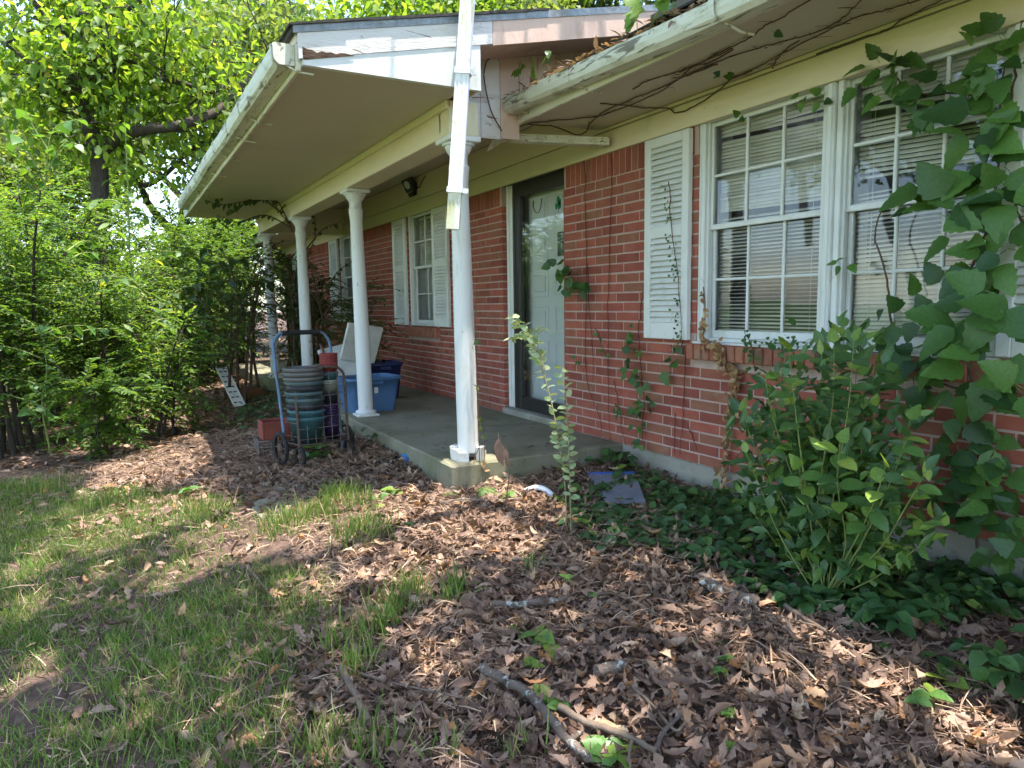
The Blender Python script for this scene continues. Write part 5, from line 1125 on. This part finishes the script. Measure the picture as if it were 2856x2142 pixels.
MB().tube([(-.05, -.27, .125), (-.05, .27, .125)], .007, 6).build('axle', rust, cart)
MB().tube(bez([(.105, -.03, .72), (.11, -.05, .745), (.11, -.02, .755), (.11, .03, .74)], 4), .004, 5).build('hook', wire, cart)
# pots
CR = Matrix.Translation(tuple(cb))@Matrix.Rotation(RZ, 4, 'Z')
pm = {}
def pot_mat(n, c): 
    if n not in pm: pm[n] = mk(n+'_plastic', c, tuple(v*.8 for v in c), 6, .55, .05, 60, spec=.35, layers=[(.55, .75, (.22, .2, .17), 8, (1, 1, 1), .45)])
    return pm[n]
def pot(label, x, y, z, rt, h, matn, c, group, tilt=0, name='flower_pot'):
    rb = rt*.72; m = MB()
    m.lathe([(.003, .004), (rb*.97, .004), (rb, .0), (lerp(rb, rt, .86), h*.86), (rt*1.0, h*.87), (rt*1.045, h*.885), (rt*1.045, h*.985), (rt*1.03, h), (rt*.96, h), (rt*.95, h*.9), (lerp(rb, rt, .8)*.96, h*.8), (rb*.93, .012), (.003, .012)], 32, closed=False)
    p = CR@Vector((x, y, z)); o = m.build(name, pot_mat(matn, c)); o.location = p; o.rotation_euler = (rng.normal(0, .012), tilt+rng.normal(0, .012), rng.uniform(0, 6)); tag(o, label, 'pot', group)
TEAL, DTEAL, DARK, GREY = ('teal', (.05, .13, .15)), ('dusky_teal', (.075, .12, .13)), ('charcoal', (.035, .037, .045)), ('grey', (.13, .125, .12))
ords = ['lowest', 'second lowest', 'third', 'fourth', 'fifth', 'sixth', 'seventh', 'eighth', 'ninth', 'topmost']
zz = .16
for i, (cn, st) in enumerate(zip((TEAL, TEAL, DARK, DTEAL, DTEAL, DARK, DTEAL, GREY, GREY, GREY), (0, .055, .04, .05, .05, .045, .035, .034, .034, .034))):
    zz += st; pot(f'{cn[0].replace("_", " ")} plastic pot, {ords[i]} in the wide nested stack in cart', .02+.004*i, -.085-.003*i, zz, .137+(.004 if i > 6 else 0), .20, cn[0], cn[1], 'wide nested pots in the cart')
zz = .16
small = [('purple', (.045, .02, .08))]*9+[('charcoal', (.035, .037, .045))]*2+[('cream', (.42, .44, .38))]*2+[('teal', (.05, .14, .13))]*2+[('red', (.26, .045, .04))]*8
hs = [0]+[.022]*8+[.07, .022]+[.07, .02]+[.045, .02]+[.04]+[.0145]*7
for i, ((cn, c), st) in enumerate(zip(small, hs)):
    zz += st; k = sum(1 for q in small[:i] if q[0] == cn)+1
    pot(f'small {cn} pot nested in the narrow stack in the cart', .02, .118, zz, .066, .105, cn, c, f'narrow nested {cn} pots in the cart')
# red box on a wire mesh crate behind the cart
b = gpx(775, 1275); t = thing('wire_crate', 'small grey wire mesh crate on the litter beside the cart', 'crate', (b[0]-.2, b[1], float(gz(b[0]-.2, b[1]))))
m = MB(); w_, h_ = .13, .13
for j in range(6): zv = h_*j/5; m.tube([(-w_, -w_, zv), (w_, -w_, zv), (w_, w_, zv), (-w_, w_, zv), (-w_, -w_, zv)], .0035, 4, cap=False)
m.build('rim', wire, t); m = MB()
for j in range(9):
    q = -w_+2*w_*j/8
    for (a, c) in (((q, -w_), (q, -w_)), ((q, w_), (q, w_)), ((-w_, q), (-w_, q)), ((w_, q), (w_, q))): m.tube([(a[0], a[1], 0), (c[0], c[1], h_)], .003, 4)
m.build('mesh', wire, t)
rb_ = thing('clay_box', 'square red clay planter box sitting on the wire crate', 'planter', (b[0]-.2, b[1]+.02, float(gz(b[0]-.2, b[1]))+h_+.002)); redc = mk('red_clay', (.27, .07, .05), (.2, .055, .04), 12, .85, .3, 90)
m = MB(); m.cbox(-.115, .115, -.115, -.10, .012, .15, .004).cbox(-.115, .115, .10, .115, .012, .15, .004).cbox(-.115, -.1, -.099, .099, .012, .15, .004).cbox(.1, .115, -.099, .099, .012, .15, .004); m.build('side', redc, rb_)
MB().cbox(-.115, .115, -.115, .115, 0, .0115, .004).build('bottom', redc, rb_)
# blue tubs on the porch
def tub(label, x, y, w, d, h, c, rz=0, sticker=False, name='plastic_tub'):
    t = thing(name, label, 'tub', (x, y, .001), rz=rz); mt = mk(name+str(x), c, tuple(v*.75 for v in c), 5, .5, .05, 50, spec=.4, layers=[(.55, .72, (.15, .15, .13), 6, (1, 1, .5), .5)])
    m = MB(); k = .82
    def ring(s, z, n=7):
        out = []
        for (sx_, sy_, a0) in ((1, 1, 0), (-1, 1, 90), (-1, -1, 180), (1, -1, 270)):
            for q in range(n): a = math.radians(a0+90*q/(n-1)); rr = .05*s; out.append((sx_*(w/2*s-rr)+rr*math.cos(a), sy_*(d/2*s-rr)+rr*math.sin(a), z))
        return out
    R = [ring(k, 0), ring(lerp(k, 1, .5), h*.5), ring(.98, h*.9), ring(1.0, h*.9), ring(1.07, h*.91), ring(1.08, h*.995), ring(1.04, h), ring(.97, h), ring(.95, h*.9), ring(k*.96, .02)]; n = len(R[0]); V = [p for r in R for p in r]
    m.add(V, [(i*n+q, i*n+(q+1) % n, (i+1)*n+(q+1) % n, (i+1)*n+q) for i in range(len(R)-1) for q in range(n)], True); m.add(R[-1], [tuple(range(n))]); m.build('body', mt, t)
    hd = MB(); hd.cbox(-.06, .06, -d/2*1.09-.012, -d/2*1.02, h*.80, h*.90, .006); hd.cbox(w/2*1.02, w/2*1.09+.012, -.06, .06, h*.80, h*.90, .006); hd.build('handle', mt, t)
    if sticker: MB().cbox(w/2*.955, w/2*.965+.002, -.02, .02, h*.55, h*.72, .001).build('sticker', M['white'], t)
    return t
tub('light blue plastic tub behind the second porch column', -1.93, -1.02, .40, .52, .335, (.09, .19, .36), .1, True)
tub('dark navy plastic tub against the brick wall of the porch', -2.75, -.62, .36, .40, .40, (.02, .03, .11), .0)
# folded white plastic chair leaning in the tub
ch = thing('folded_chair', 'white plastic folding chair lying folded over the blue tub', 'chair', (-2.25, -1.08, .28)); wp = mk('white_plastic', (.62, .62, .56), (.5, .5, .45), 6, .5, layers=[(.5, .7, (.3, .3, .24), 7, (1, 1, 1), .5)])
Mc = Matrix.Rotation(math.radians(-38), 4, 'Y')@Matrix.Rotation(math.radians(12), 4, 'X')
MB().cbox(-.02, .02, -.2, .2, .0, .42, .012, Mc).build('backrest', wp, ch)
Mc2 = Matrix.Translation((-.12, .08, .12))@Matrix.Rotation(math.radians(18), 4, 'Y')@Matrix.Rotation(math.radians(-10), 4, 'X')
MB().cbox(-.015, .015, -.19, .19, .05, .45, .012, Mc2).build('seat', wp, ch)
for s in (-.17, .17): MB().tube([Mc@Vector((.03, s, -.15)), Mc@Vector((.05, s, .2)), Mc@Vector((.03, s*.9, .46))], .012, 7).build('leg', rust, ch)
# planks and boards by the thicket
a = gpx(668, 1133); c = on(616, 1025, 0, a[0]-.55)
pk = thing('perforated_trim', 'white perforated plastic trim board leaning on the litter by thicket', 'board', a); d_ = c-a; Lb = min(np.linalg.norm(d_), 1.1); d_ = unit(d_)
sd_ = unit(np.cross(d_, [0, 0, 1])); nn = np.cross(sd_, d_); Mp = Matrix(((sd_[0], d_[0], nn[0], 0), (sd_[1], d_[1], nn[1], 0), (sd_[2], d_[2], nn[2], 0), (0, 0, 0, 1)))
m = MB(); m.cbox(-.07, .07, 0, Lb, -.004, .004, .002, Mp); m.cbox(-.07, -.062, 0, Lb, .004, .03, .002, Mp); m.cbox(.062, .07, 0, Lb, .004, .03, .002, Mp); m.build('board', M['white'], pk)
for q in range(7):
    for s in (-.03, .026): m = MB(); m.cbox(s-.018, s+.022, Lb*(q+.6)/7.6, Lb*(q+.6)/7.6+.02, .0045, .006, .0005, Mp); m.build('slot', M['dark'], pk)
b = gpx(690, 1110); t = thing('wooden_drawer', 'broken orange-brown wooden drawer half buried in weeds', 'drawer', b, rz=.6); wd_ = mk('orange_wood', (.24, .11, .05), (.16, .075, .035), 8, .75, .2, 40, stretch=(1, 6, 6))
MB().cbox(-.16, .16, -.14, -.12, 0, .15, .003).build('front', wd_, t); MB().cbox(-.16, .16, .12, .14, 0, .13, .003).build('back', wd_, t); MB().cbox(-.16, -.145, -.119, .119, .0, .13, .003).build('side', wd_, t); MB().cbox(.145, .16, -.119, .119, .0, .13, .003).build('side', wd_, t); MB().cbox(-.144, .144, -.119, .119, .002, .012, .002).build('bottom', wd_, t)
# rubber door mat
mp = [gpx(x, y) for x, y in ((905, 1325), (1110, 1335), (1120, 1270), (985, 1262))]; cmt = sum(mp)/4; t = thing('rubber_mat', 'black ridged rubber mat covered with debris below the slab', 'mat', cmt); m = MB(); mg = MB()
V = [p-cmt for p in mp]; V = [np.array([v[0], v[1], v[2]+.012]) for v in V]
m.add(V+[v-[0, 0, .02] for v in V], [(0, 1, 2, 3), (4, 7, 6, 5)]+[(i, i+4, (i+1) % 4+4, (i+1) % 4) for i in range(4)]); m.build('base', rub, t)
for i in range(15):
    q = (i+.5)/15; a, c = lerp(V[0], V[3], q), lerp(V[1], V[2], q); mg.tube([lerp(a, c, s)+[0, 0, .006+.003*math.sin(s*14+i)] for s in np.linspace(.01, .99, 9)], .007, 5)
mg.build('ridge', rub, t)
# stepping stones / old concrete pads under the litter
for i, (x, y, r1, r2, lb) in enumerate(((830, 1345, .30, .22, 'old concrete pad sunk before the cart, half under litter'), (800, 1420, .34, .2, 'old mossy concrete pad at the edge of the porch shadow'), (1035, 1395, .26, .18, 'reddish flat stepping stone beside the lit column base'), (1010, 1262, .22, .10, 'pale stepping stone next to the slab and cart wheel'))):
    b = gpx(x, y); m = MB(); n = 9; ring_ = [(r1*math.cos(a)*rng.uniform(.85, 1.1), r2*math.sin(a)*rng.uniform(.85, 1.1)) for a in np.linspace(0, 2*pi, n, endpoint=False)]; m.prism(ring_, 2, -.06, .004)
    tag(m.build('stepping_stone', M['slab'] if i != 2 else mk('red_stone', (.22, .13, .10), (.15, .09, .07), 8, .9, .4, 60), None, None, b, (0, 0, .25)), lb, 'stone')
# crumpled blue rag
b = gpx(1138, 1290); m = MB(); n = 14; V = []; Fc = []
for i in range(9):
    for j in range(n):
        th, ph = pi*i/8, 2*pi*j/n; r = .042*(1+.28*math.sin(3*ph+2*th)+rng.normal(0, .12)); V.append((r*math.sin(th)*math.cos(ph), r*math.sin(th)*math.sin(ph), .03+.75*r*math.cos(th)))
for i in range(8):
    for j in range(n): Fc.append((i*n+j, (i+1)*n+j, (i+1)*n+(j+1) % n, i*n+(j+1) % n))
m.add(V, Fc); tag(m.build('crumpled_rag', mk('blue_cloth', (.03, .20, .48), (.02, .12, .32), 20, .7), None, None, b), 'crumpled bright blue rag on ground against the slab', 'rag')
# blue plastic lid in the ivy, white pipe elbow, dry curled plant
pts = [gpx(x, y) for x, y in ((1640, 1335), (1770, 1345), (1800, 1420), (1690, 1415))]; c = sum(pts)/4; bl = thing('tote_cover', 'faded blue plastic lid lying tilted among the ivy', 'lid', c); m = MB()
V = [np.array([p[0]-c[0], p[1]-c[1], z]) for p, z in zip(pts, (.05, .07, .035, .02))]; m.add(V+[v-[0, 0, .012] for v in V], [(0, 1, 2, 3), (7, 6, 5, 4)]+[(i, i+4, (i+1) % 4+4, (i+1) % 4) for i in range(4)])
m.build('panel', mk('grey_blue_plastic', (.19, .21, .25), (.13, .15, .20), 6, .5, layers=[(.45, .65, (.22, .2, .17), 9, (1, 1, 1), .5)]), bl)
MB().tube([V[0]*.98+[0, 0, .002], V[1]*.98+[0, 0, .002]], .011, 6).build('rim', mk('blue_plastic', (.03, .08, .30), (.02, .06, .22), 6, .45), bl)
b = gpx(1500, 1385); e = MB(); e.tube(bez([(-.10, -.05, .01), (-.02, 0, .05), (.05, .03, .045), (.13, .05, .0)], 5), [.018]*16, 12); tag(e.build('pipe_elbow', M['spout'], None, None, b), 'white plastic pipe elbow in the weeds by the slab', 'pipe')
b = gpx(1405, 1450); dl = thing('dead_stalk', 'dead plant stalk with one large curled brown leaf beside column', 'weed', b); w = lambda x, y: on(x, y, 1, b[1])-b
P = bez([(0, 0, -.01), w(1412, 1390), w(1420, 1330), w(1418, 1290), w(1400, 1240), w(1385, 1222)], 5); MB().tube(P, .003, 5).build('stem', M['stem'], dl)
bl_ = mkleaf('curled_leaf', [(0, (.20, .115, .085)), (1, (.27, .16, .12))], .15); me = leaf_obj_mesh('leaf', 'lance', 99, bl_)
for (x, y, dx, dz, s) in ((1390, 1222, .05, -1, .14), (1392, 1225, .25, -1, .15), (1396, 1230, -.1, -1, .11), (1412, 1250, .15, -1, .10)): put_leaf('leaf', me, dl, w(x, y), (dx, -.1, dz), (.6, -.8, .2+rng.normal(0, .5)), s)
# grey broken bark piece, log, sticks
def stick(label, pts, r0, r1, mat='twig', side=0, name='fallen_branch', lift=.034, cat='branch'):
    P = [gpx(x, y) for x, y in pts]; b = P[0].copy(); P = [p-b+[0, 0, r0+lift] for p in P]; P = bez(P, 6); P = [p+rng.normal(0, r0*.14, 3) for p in P]; t = thing(name, label, cat, b); m = MB(); m.tube(P, list(np.linspace(r0, r1, len(P))), 8); m.build('limb', M[mat], t)
    for j in range(side):
        i = rng.integers(2, len(P)-1); dv_ = unit(rng.normal(0, 1, 3)*[1, 1, .25]); m = MB(); m.tube([P[i], P[i]+dv_*rng.uniform(.05, .1), P[i]+dv_*.16+rng.normal(0, .02, 3)], [r1*.6, r1*.5, r1*.25], 5); m.build('twig', M[mat], t)
stick('thick lichen-covered branch lying on the leaf litter, longest one', [(1350, 1905), (1400, 1935), (1470, 1975), (1530, 2040), (1590, 2110), (1640, 2160)], .017, .013, 'lichenbark', 1)
stick('bare brown stick crossing behind the lichen branch toward ivy', [(1560, 2010), (1650, 2060), (1750, 2095), (1830, 2140)], .012, .009, 'twig', 1)
stick('short thick stick pointing at the lawn edge', [(955, 1900), (985, 1960), (1030, 2050)], .014, .010, 'twig', 1)
stick('long thin pale twig across the dark soil patch', [(935, 1880), (1060, 1925), (1180, 1955), (1300, 1980)], .006, .003, 'twig', 2)
stick('grey weathered log at the foot of ivy bed', [(1965, 1650), (2030, 1680), (2110, 1705)], .032, .030, 'lichenbark', 0, 'log', 0, 'log')
stick('thin branch running from the log along the ivy edge', [(2190, 1720), (2280, 1780), (2380, 1840)], .010, .006, 'twig', 3)
stick('dark stick with lichen patches lying in mid litter', [(1375, 1715), (1440, 1718), (1500, 1712), (1570, 1706)], .014, .012, 'lichenbark', 0)
stick('forked thin twig in the middle of litter', [(1640, 1690), (1700, 1680), (1760, 1700), (1830, 1740)], .006, .004, 'twig', 3)
stick('thin twig slanting up to the ivy bed', [(1715, 1735), (1780, 1705), (1850, 1660)], .006, .004, 'twig', 2)
stick('grey branch lying before the lit column base', [(1230, 1425), (1290, 1415), (1350, 1418)], .012, .010, 'lichenbark', 1)
stick('forked grey twig at the corner of the litter', [(1770, 1955), (1810, 1990), (1880, 2070), (1910, 2050)], .006, .004, 'twig', 2)
stick('curved grey twig standing against the fallen oak leaves', [(1830, 2130), (1850, 2080), (1900, 2030)], .008, .005, 'lichenbark', 2)
stick('short stump of broken branch among brown leaves', [(1665, 1915), (1700, 1905), (1740, 1895)], .020, .018, 'lichenbark', 0)
stick('crooked pale branch below the sprig', [(1430, 1585), (1480, 1590), (1540, 1600), (1600, 1605)], .009, .006, 'twig', 3)
stick('thin stick in grass beside the soil patch', [(690, 1600), (730, 1650), (770, 1700)], .006, .004, 'twig', 1)
# pine cone
b = gpx(1370, 2095); pc = thing('pine_cone', 'dark open pine cone near the lichen-covered branch', 'pine cone', b, rz=.5); m = MB()
V, Fc = [], []
for i in range(70):
    th = i*2.39996; q = i/70; r = .032*math.sin(pi*(.12+.83*q)); x = -.045+.09*q; V.append((x, r*math.cos(th)*.5, .03+r*math.sin(th)*.5)); Fc.append((.35, math.cos(th), math.sin(th)))
V = np.array(V); A = np.array(Fc); L = np.full(70, .02)
scatter('scale', V, A, np.column_stack([np.full(70, -1.), A[:, 1]*.3, A[:, 2]*.3]), L, L*.9, T6, mk('cone_scale', (.09, .06, .045), (.05, .035, .03), 20, .9), pc)['kind'] = 'stuff'
# torn paper-like grey plant matter under the sprig
# ---- debris and seedlings in the gutter
n = 900; xg = rng.uniform(.55, 3.2, n)**1.0; P = np.column_stack([xg, rng.uniform(-.795, -.70, n), 2.345-.028*(xg-.43)+rng.uniform(0, .045, n)*np.clip(xg/1.2, .3, 1)]); an = rng.uniform(0, 6.28, n); L = rng.uniform(.03, .09, n)
tag(scatter('gutter_debris', P, np.stack([np.cos(an)*1.4, np.sin(an), rng.normal(0, .4, n)], 1), rnd(n)*.5+[0, 0, 1], L, L*rng.choice([.08, .35], n), T6, M['deadleaf']), 'dry leaves and straw heaped in the clogged eave gutter', 'debris', kind='stuff')
def gsprout(label, x, y, n, sz, k, h=.09, fern=False):
    c = on(x, y, 1, -.76); b = c.copy(); b[2] = 2.345-.028*(c[0]-.43); t = thing('gutter_seedling', label, 'seedling', b); m = MB(); top = np.array([0, -.01, max(c[2]-b[2], .03)]); m.tube([(0, 0, -.02), top], .0025, 5, cap=False); m.build('stem', M['gstem'], t)
    if fern:
        for j in range(14):
            for s in (-1, 1): put_leaf('leaf', rl('lit'), t, top*(.15+.9*j/14), (s*.8, -.3, .25), (.2, -1, .4), .05*(1-j/16))
    else:
        for j in range(n): an = 6.28*j/n; put_leaf('leaf', rl(k), t, top+rng.normal(0, .02, 3), (math.cos(an), -.3, math.sin(an)*.7-.1), rng.normal(0, .3, 3)+[.1, -.8, .6], sz*rng.uniform(.8, 1.2))
gsprout('sunlit yellow-green seedling with lobed leaves in the gutter', 1780, 35, 7, .11, 'lit'); gsprout('second sunlit seedling further along the gutter', 1850, 15, 6, .10, 'lit')
gsprout('pale broad-leaved seedling at the broken gutter end', 1450, 200, 6, .06, 'lit'); gsprout('small upright fern growing in the gutter', 1490, 160, 0, 0, 'lit', fern=True); gsprout('dark five-leaf creeper sprout above the gutter', 1530, 150, 6, .05, 'vine'); gsprout('dark leaves hanging at the gutter end cap', 1375, 280, 6, .06, 'vine')
pl = [(1400, 365), (1370, 310), (1352, 230), (1352, 190), (1370, 160), (1450, 140), (1550, 115), (1650, 95)]
b0 = on(1400, 365, 0, .53); t = thing('gable_vine', 'bare vine curving up over the pinkish gable boards', 'vine', b0); P = bez([on(x, y, 0, .53)-b0 for x, y in pl], 5); MB().tube(P, .0045, 5).build('stem', M['stem'], t)

# ---- a thread of vine up the front column, crumbs of leaf on the slab
b0 = on(1345, 1335, 0, .74); t = thing('column_vine', 'thin dried vine clinging to the foot of front column', 'vine', b0); mb = MB()
for pl in ([(1345, 1335), (1338, 1290), (1336, 1200), (1333, 1080), (1328, 950), (1326, 800)], [(1340, 1330), (1352, 1270), (1346, 1210), (1338, 1150)], [(1330, 1330), (1322, 1290), (1335, 1250)]):
    mb.tube(bez([on(x, y, 0, .70 if y < 1270 else .735)-b0 for x, y in pl], 5), .0028, 5, cap=False)
mb.build('stem', M['stem'], t)
for (x, y, k) in ((1340, 1190, 'rose'), (1346, 1220, 'rose'), (1332, 950, 'rose'), (1330, 870, 'rose'), (1345, 1290, 'dead'), (1350, 1310, 'dead'), (1338, 1300, 'dead'), (1330, 1080, 'rose'), (1342, 1170, 'rose')):
    for _ in range(2): put_leaf('leaf', rl(k), t, on(x, y, 0, .735), rng.normal(0, 1, 3)+[.4, 0, -.4], rng.normal(0, .4, 3)+[1, -.4, .4], rng.uniform(.025, .045), b0)
n = 130; P = np.column_stack([rng.uniform(-4, .70, n), -1.30+1.26*rng.random(n)**1.4, rng.uniform(.002, .008, n)]); P = P[np.hypot(P[:, 0]-.6, P[:, 1]+1.15) > .15]; P = P[~((P[:, 0] < -1.35) & (P[:, 1] < -.6) & (P[:, 0] > -2.4))]; n = len(P); an = rng.uniform(0, 6.28, n); L = rng.uniform(.015, .07, n)
tag(scatter('leaf_crumbs', P, np.stack([np.cos(an), np.sin(an), rng.uniform(0, .15, n)], 1), rnd(n)*.2+[0, 0, 1], L, L*rng.choice([.1, .4], n), T6, M['deadleaf']), 'dry leaf crumbs scattered over the porch slab', 'leaf litter', kind='stuff')
